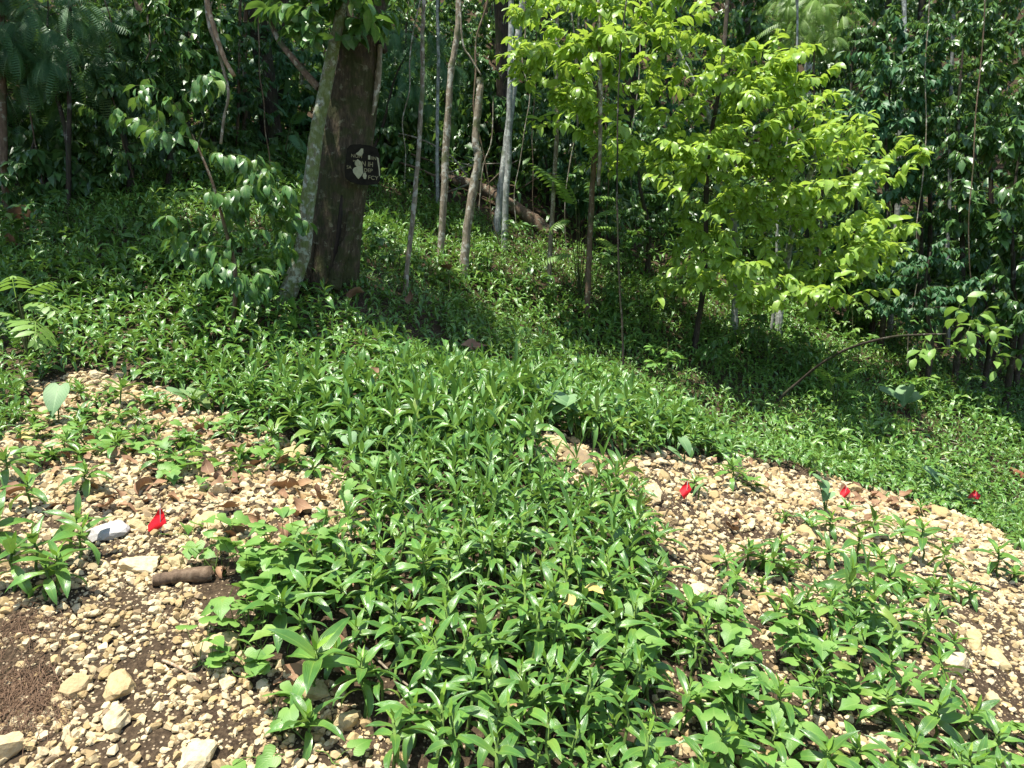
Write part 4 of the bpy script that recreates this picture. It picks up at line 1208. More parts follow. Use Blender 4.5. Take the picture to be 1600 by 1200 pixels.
# --- understory trees of the dark forest
def understory(pu, pv, d, c, r, n, label, leaves, lsz, mat, per=9, tr=0.05, group=None, bark='bark_dark', tl=0.5):
    x_, y_ = P(pu, pv, d)[:2]
    b_ = np.array([x_, y_, h1(x_, y_)])
    cc = P(c[0], c[1], d)
    top = cc + np.array([0, 0, r[2] * 0.6])
    if top[2] < b_[2] + 0.8:
        top[2] = b_[2] + 0.8
    axis = [b_ - [0, 0, .15], b_ + (top - b_) * 0.33 + [0.08, 0, 0], b_ + (top - b_) * 0.7 - [0.06, 0, 0], top]
    return grow('understory_tree', label, 'tree', b_, axis, [tr, tr * .8, tr * .5, tr * .2], ell_ends(int(n * 1.9), cc, r, hash_s(label) % 9999, 0.3), leaves, lsz, per, (M[bark], M[bark], mat), group=group, tl=tl, attach=0.3, lift=0.1, el0=-0.6)
US = [
 # right thicket
 (1330, 440, 14.5, (1330, 150), (1.5, 1.3, 2.3), 95, 'dark-leaved tree filling the gap next to the bright crown'),
 (1450, 470, 15.0, (1440, 60), (1.7, 1.4, 2.2), 105, 'tall glossy dark tree behind the straight dark stem'),
 (1530, 470, 14.0, (1530, 250), (1.5, 1.2, 1.9), 100, 'dense glossy tree in the dark thicket above the arched sapling'),
 (1600, 470, 13.0, (1610, 90), (1.5, 1.2, 2.2), 100, 'dark tree at the outer end of the thicket beside the thick dark trunk'),
 (1400, 480, 16.5, (1390, 300), (1.5, 1.2, 1.8), 95, 'dim tree low behind the thin pale grey stem'),
 (1480, 500, 17.0, (1480, 400), (1.6, 1.0, 1.3), 90, 'low bushy tree at the foot of the dark thicket'),
 (1590, 520, 15.0, (1590, 400), (1.4, 1.0, 1.2), 85, 'low dark bush behind the tuft of big leaves'),
 (1260, 420, 16.0, (1240, 60), (1.7, 1.4, 2.2), 95, 'dim tree crown above and behind the bright tree'),
 (1320, 480, 17.5, (1310, 420), (1.3, 1.0, 1.1), 75, 'low dark bush under the outer side of the bright tree'),
 (1380, 470, 12.5, (1390, 180), (1.1, 0.9, 1.6), 85, 'glossy tree in front of the thicket next to the straight dark stem'),
 (1500, 500, 12.0, (1500, 130), (1.2, 0.9, 1.6), 90, 'leafy tree in front of the thicket between the two pole stems'),
 (1580, 520, 11.5, (1590, 280), (1.1, 0.9, 1.2), 85, 'leafy tree in front of the thick dark trunk'),
 (1300, 470, 19.0, (1330, 20), (2.2, 1.4, 2.4), 90, 'high dim tree upslope next to the pale grey trunk'),
 (1500, 470, 20.0, (1510, 20), (2.4, 1.4, 2.6), 95, 'high dim tree upslope behind the dark thicket'),
 (1450, 530, 11.5, (1450, 440), (0.9, 0.8, 0.75), 60, 'low leafy bush behind the thin pale grey stem foot'),
 (1540, 540, 12.5, (1545, 440), (1.0, 0.8, 0.9), 65, 'low leafy bush behind the big-leaved tuft'),
 (1620, 550, 11.0, (1620, 460), (0.8, 0.8, 0.9), 60, 'low leafy bush beside the thick dark trunk'),
 (1360, 520, 13.0, (1350, 430), (0.9, 0.8, 0.8), 55, 'low leafy bush under the outer tip of the bright tree'),
 # centre back
 (1010, 400, 13.0, (1000, 290), (1.3, 1.0, 1.3), 80, 'dull green bush behind the thin-stemmed edge of the bright tree'),
 (1050, 380, 17.0, (1040, 130), (2.0, 1.4, 2.4), 95, 'shadowed tree deep behind the bright tree'),
 (900, 300, 17.5, (890, 120), (1.8, 1.3, 2.2), 90, 'shadowed tree deep behind the pair of grey stems'),
 (780, 230, 19.5, (770, 60), (1.9, 1.3, 1.7), 80, 'dark tree far upslope above the fallen log'),
 (640, 250, 16.0, (640, 90), (1.6, 1.2, 1.8), 85, 'shadowed leafy tree upslope next to the big trunk'),
 (1130, 430, 15.0, (1130, 380), (1.4, 1.0, 1.1), 70, 'dark bush glimpsed under the bright tree'),
 (560, 250, 15.0, (590, 160), (1.2, 1.0, 1.4), 70, 'dark bush upslope behind the big trunk'),
 (600, 330, 14.0, (610, 220), (0.9, 0.8, 0.9), 60, 'shaded bush just upslope of the sign'),
 (700, 320, 15.5, (700, 190), (1.0, 0.9, 1.2), 70, 'shaded bush between the thin stems upslope'),
 (770, 300, 16.0, (770, 170), (1.0, 0.9, 1.2), 70, 'shaded bush above the fallen log'),
 (850, 320, 15.0, (850, 220), (1.0, 0.8, 1.0), 65, 'shaded bush behind the slender tan stem'),
 (930, 360, 14.0, (930, 240), (1.0, 0.8, 1.2), 65, 'shaded bush behind the brown stem'),
 (690, 230, 19.0, (690, 40), (1.6, 1.2, 1.5), 75, 'dim tree high upslope behind the pale brown stem'),
 (850, 220, 20.0, (850, 30), (1.7, 1.2, 1.6), 75, 'dim tree high upslope behind the grey pair'),
 (520, 230, 16.5, (500, 40), (1.3, 1.0, 1.4), 65, 'dim tree upslope behind the mossy trunk top'),
 (120, 250, 13.0, (110, 150), (1.3, 1.0, 1.3), 75, 'leafy tree filling the space behind the feathery trees'),
 (380, 260, 13.0, (390, 90), (1.0, 0.9, 1.3), 70, 'leafy tree behind the thin brown stem'),
 # left back
 (70, 340, 9.8, (60, 290), (0.8, 0.6, 0.55), 50, 'low bush in front of the dark thin stem'),
 (200, 330, 10.0, (190, 190), (0.8, 0.7, 0.9), 60, 'leafy bush between the dark stem and the leaning trunk'),
 (260, 330, 10.5, (270, 60), (0.9, 0.7, 0.9), 60, 'leafy crown around the leaning brown trunk'),
 (330, 280, 12.0, (320, 120), (1.2, 1.0, 1.4), 80, 'dark leafy bush behind the leaning brown trunk'),
 (450, 250, 14.5, (450, 140), (1.0, 0.8, 1.2), 50, 'dim bush behind the mossy trunk'),
 (160, 290, 11.5, (170, 250), (1.2, 0.9, 0.9), 75, 'low dark bush under the feathery leaves'),
 (20, 300, 11.0, (30, 230), (1.1, 0.9, 1.0), 75, 'low dark bush under the outer end of the feathery leaves'),
 (300, 190, 15.5, (280, 20), (1.8, 1.3, 1.4), 80, 'dark tree crown above the leaning brown trunk'),
]
for i, (pu, pv, d, c, r, n, lab) in enumerate(US):
    understory(pu, pv, d, c, r, n, lab, LEAF_LO, ((0.10, 0.18), (0.13, 0.23), (0.08, 0.15), (0.11, 0.26))[i % 4], M[('forest', 'forest', 'shrub', 'forest', 'feather')[i % 5]], per=(20, 16, 24, 16)[i % 4])
for i, (pu, pv, d, c, r, n, lab) in enumerate([
 (105, 330, 9.6, (80, 60), (0.95, 0.9, 0.75), 46, 'feathery dark green tree whose stem stands by the dark thin stem'),
 (150, 300, 10.5, (190, 100), (0.9, 0.8, 0.9), 40, 'feathery tree between the dark thin stem and the leaning trunk'),
 (30, 300, 10.8, (10, 120), (0.9, 0.8, 1.0), 40, 'feathery tree behind the brown stem'),
 (560, 200, 13.5, (650, 110), (0.9, 0.8, 0.9), 22, 'feathery shaded shrub next to the big trunk'),
 (1290, 250, 14.0, (1275, 20), (0.9, 0.7, 0.6), 22, 'pale feathery shrub high behind the bright tree'),
 ]):
    understory(pu, pv, d, c, r, n, lab, FEATHER, (0.34, 0.55), M['feather'] if i < 4 else M['palefrond'], per=5, tr=0.035, tl=0.7)

SEED = [(620, 430, .3), (700, 470, .35), (760, 430, .4), (830, 470, .45), (880, 540, .4), (960, 500, .5), (1010, 540, .6), (1040, 600, .5), (1110, 590, .5), (1180, 560, .6), (1250, 590, .6), (1290, 640, .4), (1340, 580, .6), (1420, 590, .5), (1500, 640, .5), (1560, 660, .5), (1330, 540, .7), (990, 430, .7), (930, 440, .5), (590, 400, .35), (560, 420, .3), (440, 450, .3), (250, 430, .35), (180, 400, .4), (110, 370, .45), (30, 400, .5), (300, 380, .5), (1060, 480, .6), (1170, 500, .7), (660, 330, .6), (800, 400, .5), (1450, 640, .45)]
for i, (pu, pv, hh) in enumerate(SEED):
    b_ = G(pu, pv)
    tp = b_ + [rng.normal(0, .06), rng.normal(0, .06), hh]
    lab_, _ = spot(b_, 'small leafy seedling on the slope nearest to', SEED_MARKS, '')
    grow('seedling', lab_, 'seedling', b_, [b_ - [0, 0, .05], (b_ + tp) / 2 + [.02, 0, 0], tp], [0.007, 0.005, 0.003], ell_ends(int(7 + hh * 14), tp - [0, 0, hh * .25], (hh * .55, hh * .55, hh * .4), i), [OVAL[0], OVAL[1]] if i % 2 else ACUM[:2], (0.08, 0.15), 5, (M['twig'], M['twig'], M[('shrub', 'palefrond', 'vine', 'shrub', 'forest')[i % 5]]), group='seedlings on the slope', tl=0.18, trunk_name='stem', attach=0.2)

# --- undergrowth on the far slope: a mass of leaves
un = 90000
ux, uy = rng.uniform(-30, 34, un), rng.uniform(11.0, 38, un)
uz = H(ux, uy)
pu_, pv_ = pix(np.stack([ux, uy, uz], 1))
kk = (pv_ < 470) & (pu_ > -700) & (pu_ < 2200) & ((pv_ < 300) | (uy > 15))
clump = vnoise(ux * 0.7, uy * 0.7, 55) * 0.5 + 0.5
ux, uy, uz, clump = ux[kk], uy[kk], uz[kk], clump[kk]
m_ = len(ux)
UL = leaf_t(1, lambda t: 0.9 if t < 0.5 else 0.15, 0.2, 0.4, 0.24)
ug = scatter(UL, rot(rng.uniform(0, 6.28, m_), rng.normal(-0.3, 0.5, m_), rng.normal(0, 0.5, m_)), rng.uniform(0.18, 0.42, m_), np.stack([ux, uy, uz + rng.uniform(0, 1, m_) ** 1.5 * (0.3 + 2.2 * clump ** 2)], 1), rng.uniform(0, 1, m_))
uo = link('undergrowth', to_mesh('undergrowth', ug, M['forest']))
tag(uo, 'dark leafy undergrowth covering the slope deep in the forest', 'undergrowth', kind='stuff')

# --- high canopy trees whose crowns shade the forest (above the picture)
CAN = [(-6.9, 6.6, 8.6, 2.3), (-9.5, 10.0, 10.5, 2.8), (-4.6, 11.8, 11.0, 2.5), (-0.6, 14.3, 12.5, 2.5), (3.0, 16.0, 13.0, 2.8), (7.5, 15.5, 12.0, 2.8),
       (-9.5, 16, 13.5, 3.0), (-4.5, 18.5, 14.5, 3.0), (1.0, 20.5, 15.5, 3.2), (6.5, 21.0, 15.0, 3.2), (11.5, 18.5, 13.5, 3.0), (-14, 13.5, 12, 3.0),
       (-12, 21, 17, 3.2), (-2.5, 25, 18.5, 3.4), (5, 27, 19, 3.4), (12, 25, 17.5, 3.4), (-8, 25, 19, 3.2), (10.5, 12.0, 9.5, 2.2), (-12.5, 5.5, 9.5, 2.4)]
for i, (cx, cy, cz, r) in enumerate(CAN):
    bx_, by_ = cx + rng.uniform(-0.6, 0.6), cy + 1.6
    b_ = np.array([bx_, by_, h1(bx_, by_)])
    root = thing('canopy_tree', b_, 'tall forest tree whose high crown shades the slope', 'tree', 'tall canopy trees above the forest')
    tp = np.array([cx, cy, cz - r * 0.15])
    path = spline([b_ - [0, 0, .2], b_ * .6 + tp * .4 + [0.1, 0, 0], tp], 16)
    link('trunk', to_mesh('trunk', tube(path, np.linspace(0.20, 0.07, 16), 10, True, 0.04, i), M['bark_dark'], origin=b_), root)
    bl = [tube(spline([path[12], (path[12] + e) / 2 + [0, 0, .3], e], 7), np.linspace(0.06, 0.015, 7), 6, False) for e in ell_ends(9, (cx, cy, cz), (r * .9, r * .9, r * .3), i + 50)]
    link('branches', to_mesh('branches', join(bl), M['bark_dark'], origin=b_), root)
    o = link('crown', to_mesh('crown', crown_t((cx, cy, cz), (r, r, r * 0.42), 4000 if cy < 12 else 1700, (0.24, 0.42), 100 + i, tmpl=[UL], clumps=80), M['forest'], origin=b_), root)
    o['kind'] = 'stuff'

# ------------------------------------------------------------------ fallen log, sticks, hanging vines
def log_thing(name, pts, r0, r1, mat, label, cat='log', sides=12, jit=0.06, group=None, cuts=False):
    b_ = np.asarray(pts[0], float)
    path = spline(pts, max(10, len(pts) * 5))
    rad = np.linspace(r0, r1, len(path))
    me = to_mesh(name, tube(path, rad, sides, True, jit, hash_s(label) % 99), mat, origin=b_)
    o = link(name, me)
    o.location = b_
    tag(o, label, cat, group)
    return o
def on_ground(u_, v_, lift=0.0):
    p = G(u_, v_)
    return p + np.array([0, 0, lift])
log_d = G(850, 372)[1]
def along(pxs, d0, d1):
    n = len(pxs)
    return [P(a, b, d0 + (d1 - d0) * i / (n - 1)) for i, (a, b) in enumerate(pxs)]
log_thing('fallen_log', along([(862, 372), (835, 345), (800, 322), (765, 300), (725, 285), (690, 278)], log_d, log_d + 0.9), 0.13, 0.09, M['bark_brown'], 'mossy fallen log lying aslant on the slope behind the grey stems', sides=16)
for i, (pxs, w) in enumerate([([(690, 280), (650, 262), (610, 250)], 4), ([(730, 275), (700, 240), (650, 215), (600, 205)], 3), ([(760, 290), (790, 262), (810, 250)], 2.5), ([(700, 270), (740, 258), (790, 255)], 2.5), ([(640, 240), (680, 255), (720, 280)], 3), ([(740, 285), (700, 300), (690, 300)], 4), ([(820, 290), (845, 275), (870, 270)], 2.5), ([(660, 230), (700, 250), (745, 260)], 2), ([(930, 240), (985, 395), (1030, 440)], 6)]):
    d = log_d - 0.2 + 0.1 * i
    log_thing('dead_branch', along(pxs, d, d + 0.3), w * d / F / 2, w * d / F / 3, M['bark_pale' if i % 2 else 'bark_brown'], 'thin dead branch caught in the tangle around the fallen log' if i < 8 else 'dark dead pole leaning under the bright tree', 'branch', 6, 0.05, 'dead branches around the fallen log' if i < 8 else None)
# hanging dead branch and vines at the upper left and centre
for pxs, w, d, m_, lab in [
    ([(322, -60), (324, 0), (335, 45), (350, 90), (366, 119)], 8, 6.4, 'dry_wood', 'pale broken branch hanging down above the shrub'),
    ([(318, -60), (325, 30), (338, 70), (352, 120), (357, 150), (350, 185), (345, 225)], 5, 6.5, 'bark_pale', 'winding liana hanging beside the pale broken branch'),
    ([(717, -60), (722, 60), (735, 90), (752, 118)], 3.5, 9.8, 'bark_pale', 'thin vine hanging beside the pale brown stem'),
    ([(905, 0), (900, 150), (902, 200), (888, 240)], 3, 10.5, 'bark_pale', 'thin crooked vine hanging next to the brown stem'),
    ([(936, -40), (938, 200), (935, 290)], 7, 9.4, 'bark_pale', 'ragged pale vine hanging beside the brown stem'),
    ([(771, 150), (768, 220), (755, 260), (748, 330)], 2.2, 10.5, 'bark_pale', 'thin curved vine between the broken stem and the grey pair')]:
    log_thing('hanging_vine', along(pxs, d, d), w * d / F / 2, w * d / F / 2.6, M[m_], lab, 'vine', 8, 0.06)
LIANA = [(605, 13, 'next to the big trunk'), (671, 12.5, 'beside the thin straight grey stem'), (768, 11.5, 'before the leaning grey stem'), (828, 12, 'between the grey pair and the slender tan stem'), (846, 13.5, 'behind the slender tan stem'), (884, 12.2, 'next to the brown stem'), (955, 12.8, 'behind the hair-thin black stem'), (990, 13.5, 'in the gap under the bright tree'), (415, 11.5, 'next to the mossy trunk'), (350, 11, 'behind the winding liana'), (180, 9.9, 'among the feathery leaves'), (1425, 11.8, 'before the dark thicket'), (1515, 11.0, 'between the pole stems of the thicket'), (240, 10.4, 'behind the leaning brown trunk'), (60, 9.6, 'in front of the feathery leaves')]
for i, (pu, d, where) in enumerate(LIANA):
    rr = np.random.default_rng(300 + i)
    x0 = P(pu, 300, d)[0]
    zt = P(pu, -60, d)[2]
    zb = h1(x0, d) if i % 3 else h1(x0, d) + rr.uniform(0.4, 1.2)
    w_ = np.cumsum(rr.normal(0, 0.07, 9))
    pts = [np.array([x0 + w_[j], d + 0.05 * math.sin(j), zt + (zb - zt) * j / 8]) for j in range(9)]
    log_thing('liana', pts, 0.009 + 0.008 * rr.uniform(), 0.007, M['bark_pale' if i % 2 else 'bark_brown'], 'thin crooked liana hanging ' + where, 'vine', 7, 0.08)
# cut log piece and sticks on the bank
pc, pe = on_ground(240, 915), on_ground(332, 905)
rl = px_size(pc, 11.5)
pc[2] += rl * 0.7; pe[2] += rl * 0.7
md = (pc + pe) / 2 + [0, 0, 0.006]
lg = thing('cut_log', [md[0], md[1], h1(md[0], md[1])], 'short cut piece of grey-brown branch wood lying below the red flag', 'log')
b_ = np.array(lg.location)
link('bark', to_mesh('bark', tube(spline([pc, pc * .7 + pe * .3 + [0, 0, .003], md, pe], 14), np.linspace(rl * .8, rl, 14) * (1 + 0.06 * np.sin(np.arange(14) * 1.3)), 16, True, 0.085, 2), M['bark_brown'], origin=b_), lg)
dv = (pc - pe) / np.linalg.norm(pc - pe)
link('cut_end', to_mesh('cut_end', tube([pc + dv * 0.0005, pc + dv * 0.003], [rl * .7, rl * .68], 16), M['cutwood'], origin=b_), lg)
STICKS = [((160, 700), (285, 694), 8, 'bark_brown', 'brown stick lying on litter behind the red flag bank'), ((330, 634), (385, 632), 8, 'dry_wood', 'short pale stick at the edge of the shaded herbs'),
          ((255, 1040), (312, 1072), 5, 'dry_wood', 'thin straw-coloured stick on the earthy bank'), ((260, 790), (400, 796), 2.5, 'bark_brown', 'thin straight twig next to the lone red flag'),
          ((570, 1020), (640, 1080), 4, 'bark_pale', 'pale twig lying under the dense herbs'), ((1225, 800), (1280, 860), 3, 'bark_brown', 'thin dark twig beside the dark hollow'),
          ((1430, 900), (1560, 925), 4, 'bark_dark', 'long dark twig across the stony mound'), ((70, 640), (200, 700), 2.5, 'bark_dark', 'thin dark twig across the leaf litter'),
          ((690, 762), (720, 840), 3, 'bark_brown', 'thin twig hidden among the herb stems')]
for (a, b, w, m_, lab) in STICKS:
    p0, p1 = on_ground(*a), on_ground(*b)
    mm = (p0 + p1) / 2
    mm[2] = h1(mm[0], mm[1])
    r = px_size(p0, w) / 2
    log_thing('stick', [p0 + [0, 0, r + .008], mm + [0, 0, r + .012], p1 + [0, 0, r + .008]], r, r * 0.7, M[m_], lab, 'stick', 8, 0.06)
for i in range(26):
    a = (rng.uniform(1345, 1500), 0)
    v0 = 655 + (a[0] - 1345) * 0.45 + rng.uniform(-15, 30)
    p0 = on_ground(a[0], v0)
    ang, ln = rng.normal(-0.55, 0.5), rng.uniform(0.25, 0.7)
    p1 = p0 + np.array([math.cos(ang) * ln, math.sin(ang) * ln * 0.6, 0])
    p1[2] = h1(p1[0], p1[1])
    log_thing('dead_stick', [p0 + [0, 0, 0.02], (p0 + p1) / 2 + [0, 0, 0.06 + rng.uniform(0, .05)], p1 + [0, 0, 0.03 + rng.uniform(0, .08)]], rng.uniform(0.004, 0.012), 0.004, M['bark_brown' if i % 3 else 'dry_wood'], 'dry brown stick in the brush heap below the arched sapling', 'stick', 6, 0.06, 'sticks of the brush heap')
rlp = [on_ground(1575, 742), on_ground(1640, 775)]
log_thing('rotten_log', [rlp[0] + [0, 0, .06], (rlp[0] + rlp[1]) / 2 + [0, 0, .07], rlp[1] + [0, 0, .06]], 0.05, 0.08, M['red_wood'], 'reddish brown rotten log at the end of the stony crest')

# ------------------------------------------------------------------ red flags
def flag(pu, pv, h_px, shape, label):
    p = G(pu, pv)
    root = thing('marker_flag', p, label, 'flag')
    s = px_size(p, h_px)
    link('wire', to_mesh('wire', tube([(0.0, 0, -0.06), (0.001, 0, s * .5), (0.004, 0, s * 1.12)], [0.0018] * 3, 6), M['wire']), root)
    bm = bmesh.new()
    n = 8
    rows = []
    for j in range(n + 1):
        t = j / n
        row = []
        for i in range(n + 1):
            q = i / n
            (ax_, az_), (bx_, bz_), (cx_, cz_), (dx_, dz_) = shape
            X = (1 - q) * ((1 - t) * ax_ + t * dx_) + q * ((1 - t) * bx_ + t * cx_)
            Z = (1 - q) * ((1 - t) * az_ + t * dz_) + q * ((1 - t) * bz_ + t * cz_)
            Y = 0.10 * math.sin(q * 4.0 + t * 2.2) + (0.12 * abs(q - 0.5))
            row.append(bm.verts.new((X * s, Y * s, Z * s)))
        rows.append(row)
    for j in range(n):
        for i in range(n):
            bm.faces.new((rows[j][i], rows[j][i + 1], rows[j + 1][i + 1], rows[j + 1][i]))
    for f_ in bm.faces:
        f_.smooth = True
    me = bpy.data.meshes.new('flag_cloth')
    bm.to_mesh(me)
    bm.free()
    me.materials.append(M['flag'])
    link('flag_cloth', me, root)
flag(252, 838, 44, ((0.0, 0.98), (0.22, 0.45), (-0.28, 0.05), (-0.52, 0.28)), 'red marker flag on the earthy bank beside the white rock')
flag(1072, 790, 34, ((0.05, 1.15), (0.22, 0.75), (-0.1, 0.25), (-0.3, 0.65)), 'red marker flag on the mound next to the big cream block')
flag(1320, 786, 26, ((0.0, 1.05), (0.28, 0.72), (-0.02, 0.25), (-0.28, 0.52)), 'red marker flag standing by a heap of brown leaves on the mound')
flag(1521, 806, 34, ((0.02, 1.2), (0.25, 0.95), (0.0, 0.5), (-0.25, 0.8)), 'smallest red marker flag in the herbs at the crest end')

# ------------------------------------------------------------------ arrow-leaved plants and creepers
arrow_me = to_mesh('leaf_blade', ARROW, M['arrow'])
heart_big = to_mesh('leaf_blade', HEART[0], M['arrow'])
AR = [((92, 660), [(90, 612, 62, 0.2, 0.75)], arrow_me, 'upright pale arrow-shaped leaf at the edge of the shaded herbs'),
      ((330, 640), [(300, 615, 62, 1.2, 0.2), (270, 612, 40, 1.9, 0.25)], arrow_me, 'flat pale arrow leaves above the leaf litter'),
      ((475, 905), [(455, 872, 62, 0.9, 0.35)], arrow_me, 'grey-green arrow leaf at the border of bank and herb patch'),
      ((905, 690), [(890, 628, 62, -1.3, 0.25), (872, 622, 55, 1.5, 0.2), (912, 668, 45, 3.0, -0.3)], arrow_me, 'big arrow leaves bending over the top of the mound'),
      ((880, 655), [(850, 610, 60, 1.4, 0.1), (940, 625, 40, -1.2, 0.2)], arrow_me, 'arrow leaves spread flat in the shade behind the mound'),
      ((575, 735), [(545, 682, 34, 0.6, 0.5), (580, 690, 34, -0.6, 0.5), (610, 668, 30, -0.8, 0.4), (555, 712, 32, 1.2, 0.3), (520, 705, 30, 1.6, 0.3), (585, 715, 34, -0.9, 0.2)], heart_big, 'group of soft heart leaves within the herb patch above the slab'),
      ((1070, 725), [(1068, 690, 36, 0.4, 0.6), (1050, 715, 34, 1.2, 0.4)], arrow_me, 'pale arrow leaves standing above the second red flag'),
      ((1090, 785), [(1095, 760, 32, -1.2, 0.5)], arrow_me, 'grey arrow leaf sheltering the second red flag'),
      ((1290, 800), [(1285, 755, 30, 0.3, 0.6), (1295, 770, 28, -0.9, 0.4), (1275, 745, 30, 1.2, 0.2)], heart_big, 'dusty heart leaves next to the third red flag'),
      ((1480, 790), [(1470, 745, 44, 1.2, 0.2), (1450, 735, 34, 0.6, 0.4)], arrow_me, 'broad arrow leaves in the herbs beside the smallest red flag'),
      ((1400, 640), [(1385, 612, 44, 1.0, 0.1), (1415, 610, 48, -0.6, 0.5), (1430, 620, 34, -1.5, 0.2)], arrow_me, 'lobed silvery leaves under the arched sapling')]
for (pb, lv, me, lab) in AR:
    b_ = G(*pb)
    root = thing('arrow_leaf_plant', b_, lab, 'plant')
    for (a, b, w, az, el) in lv:
        q = P(a, b, b_[1] - 0.03)
        q[2] = max(q[2], h1(q[0], q[1]) + 0.06)
        s = px_size(q, w) * 0.78
        link('stalk', to_mesh('stalk', tube(spline([b_ - [0, 0, .02], b_ * .5 + q * .5 + [0, 0, .03], q], 7), np.linspace(0.005, 0.003, 7), 6), M['herb_stem'], origin=b_), root)
        # the blade faces up and a little to the viewer
        link('leaf_blade', me, root, mtx(rot([az + math.pi], [-0.35 - el * 0.5], [rng.normal(0, 0.2)])[0], s * 0.9, q - b_))
heart_me = [to_mesh('leaf', t, M['vine']) for t in HEART]
VINES = [((200, 690), 120, 26, 'weedy creeper on the litter behind the brown stick'), ((300, 700), 120, 26, 'weedy creeper between the brown stick and the yellow slab'), ((90, 690), 110, 22, 'weedy creeper below the upright pale arrow leaf'),
         ((1180, 770), 80, 14, 'weedy creeper beside the bushy herb of the mound'), ((1400, 830), 90, 14, 'weedy creeper in the open herb group of the mound'),
         ((410, 890), 110, 34, 'spreading creeper next to the cut log piece'), ((440, 960), 110, 34, 'spreading creeper between the cut log and the dense herbs'), ((390, 1000), 80, 20, 'spreading creeper beside the yellow-green boulder'),
         ((380, 930), 130, 48, 'heart-leaved creeper spreading below the cut log piece'), ((400, 1060), 90, 16, 'heart-leaved creeper trailing down to the mottled yellow stones'),
         ((300, 850), 90, 12, 'small creeper with pale leaves between red flag and cut log'), ((480, 1165), 70, 9, 'creeper around the low herb at the foot of the bank'),
         ((1010, 1080), 150, 44, 'lush creeper at the inner end of the lower herb patch'), ((1150, 1120), 150, 44, 'lush creeper covering the middle of the lower herb patch'),
         ((1260, 1080), 120, 45, 'light creeper above the rounded tan cobble'), ((1250, 1170), 100, 20, 'creeper hanging over the rounded tan cobble'),
         ((1580, 1165), 80, 16, 'grey-green creeper at the foot of the stony slope'), ((250, 720), 120, 24, 'creeper on the litter strip next to the yellow slab'),
         ((420, 730), 110, 24, 'creeper around the large flat yellow slab'), ((350, 680), 110, 22, 'creeper at the front edge of the shaded herbs'), ((150, 660), 110, 20, 'creeper at the foot of the upright pale arrow leaf'),
         ((560, 800), 110, 18, 'creeper along the stony margin of the dense herb patch'), ((900, 1120), 90, 16, 'creeper under the dense herbs beside the yellow leaf'),
         ((1000, 690), 90, 14, 'creeper along the top of the stony mound'), ((1150, 715), 120, 16, 'creeper along the crest behind the bushy herb'), ((1380, 1010), 90, 14, 'creeper threading the upper side of the lower patch'),
         ((60, 720), 100, 16, 'creeper on litter beside the herb clump'), ((640, 760), 80, 14, 'creeper hidden in the upper part of the dense patch')]
for (pb, rad, n, lab) in VINES:
    b_ = G(*pb)
    root = thing('creeping_vine', b_, lab, 'vine')
    R_ = px_size(b_, rad)
    st, used = [], []
    for s_ in range(3):
        a = rng.uniform(0, 6.28)
        p = b_.copy()
        path = [p.copy()]
        for j in range(7):
            a += rng.normal(0, 0.5)
            p = p + np.array([math.cos(a), math.sin(a), 0]) * R_ / 6
            p[2] = h1(p[0], p[1]) + 0.012
            path.append(p.copy())
        st.append(tube(spline(path, 18), np.full(18, 0.0018), 5, False))
        used += path
    link('stem', to_mesh('stem', join(st), M['herb_stem'], origin=b_), root)
    pet = []
    for j in range(n):
        q = used[rng.integers(0, len(used))]
        t_ = q + np.array([rng.normal(0, 0.035), rng.normal(0, 0.035), 0])
        t_[2] = h1(t_[0], t_[1]) + (rng.uniform(0.03, 0.10) if not any(w in lab for w in ('lush', 'light', 'spreading', 'hidden', 'margin')) else rng.uniform(0.06, 0.20))
        uu_, vv_ = pix(t_)
        if (225 < uu_ < 345 and 872 < vv_ < 935) or (205 < uu_ < 285 and 775 < vv_ < 850) or (1040 < uu_ < 1100 and 745 < vv_ < 800):
            continue                                # the log piece and the flags stay clear
        pet.append(tube([q, (q + t_) / 2 + [0, 0, .01], t_], [0.0012] * 3, 4, False))
        s = rng.uniform(0.045, 0.078) * (1 if b_[1] < 3.5 else 1.1)
        link('leaf', heart_me[rng.integers(0, 3)], root, mtx(rot([rng.uniform(0, 6.28)], [rng.normal(-0.15, 0.25)], [rng.normal(0, 0.25)])[0], s, t_ - b_))
    link('petioles', to_mesh('petioles', join(pet), M['herb_stem'], origin=b_), root)['kind'] = 'stuff'

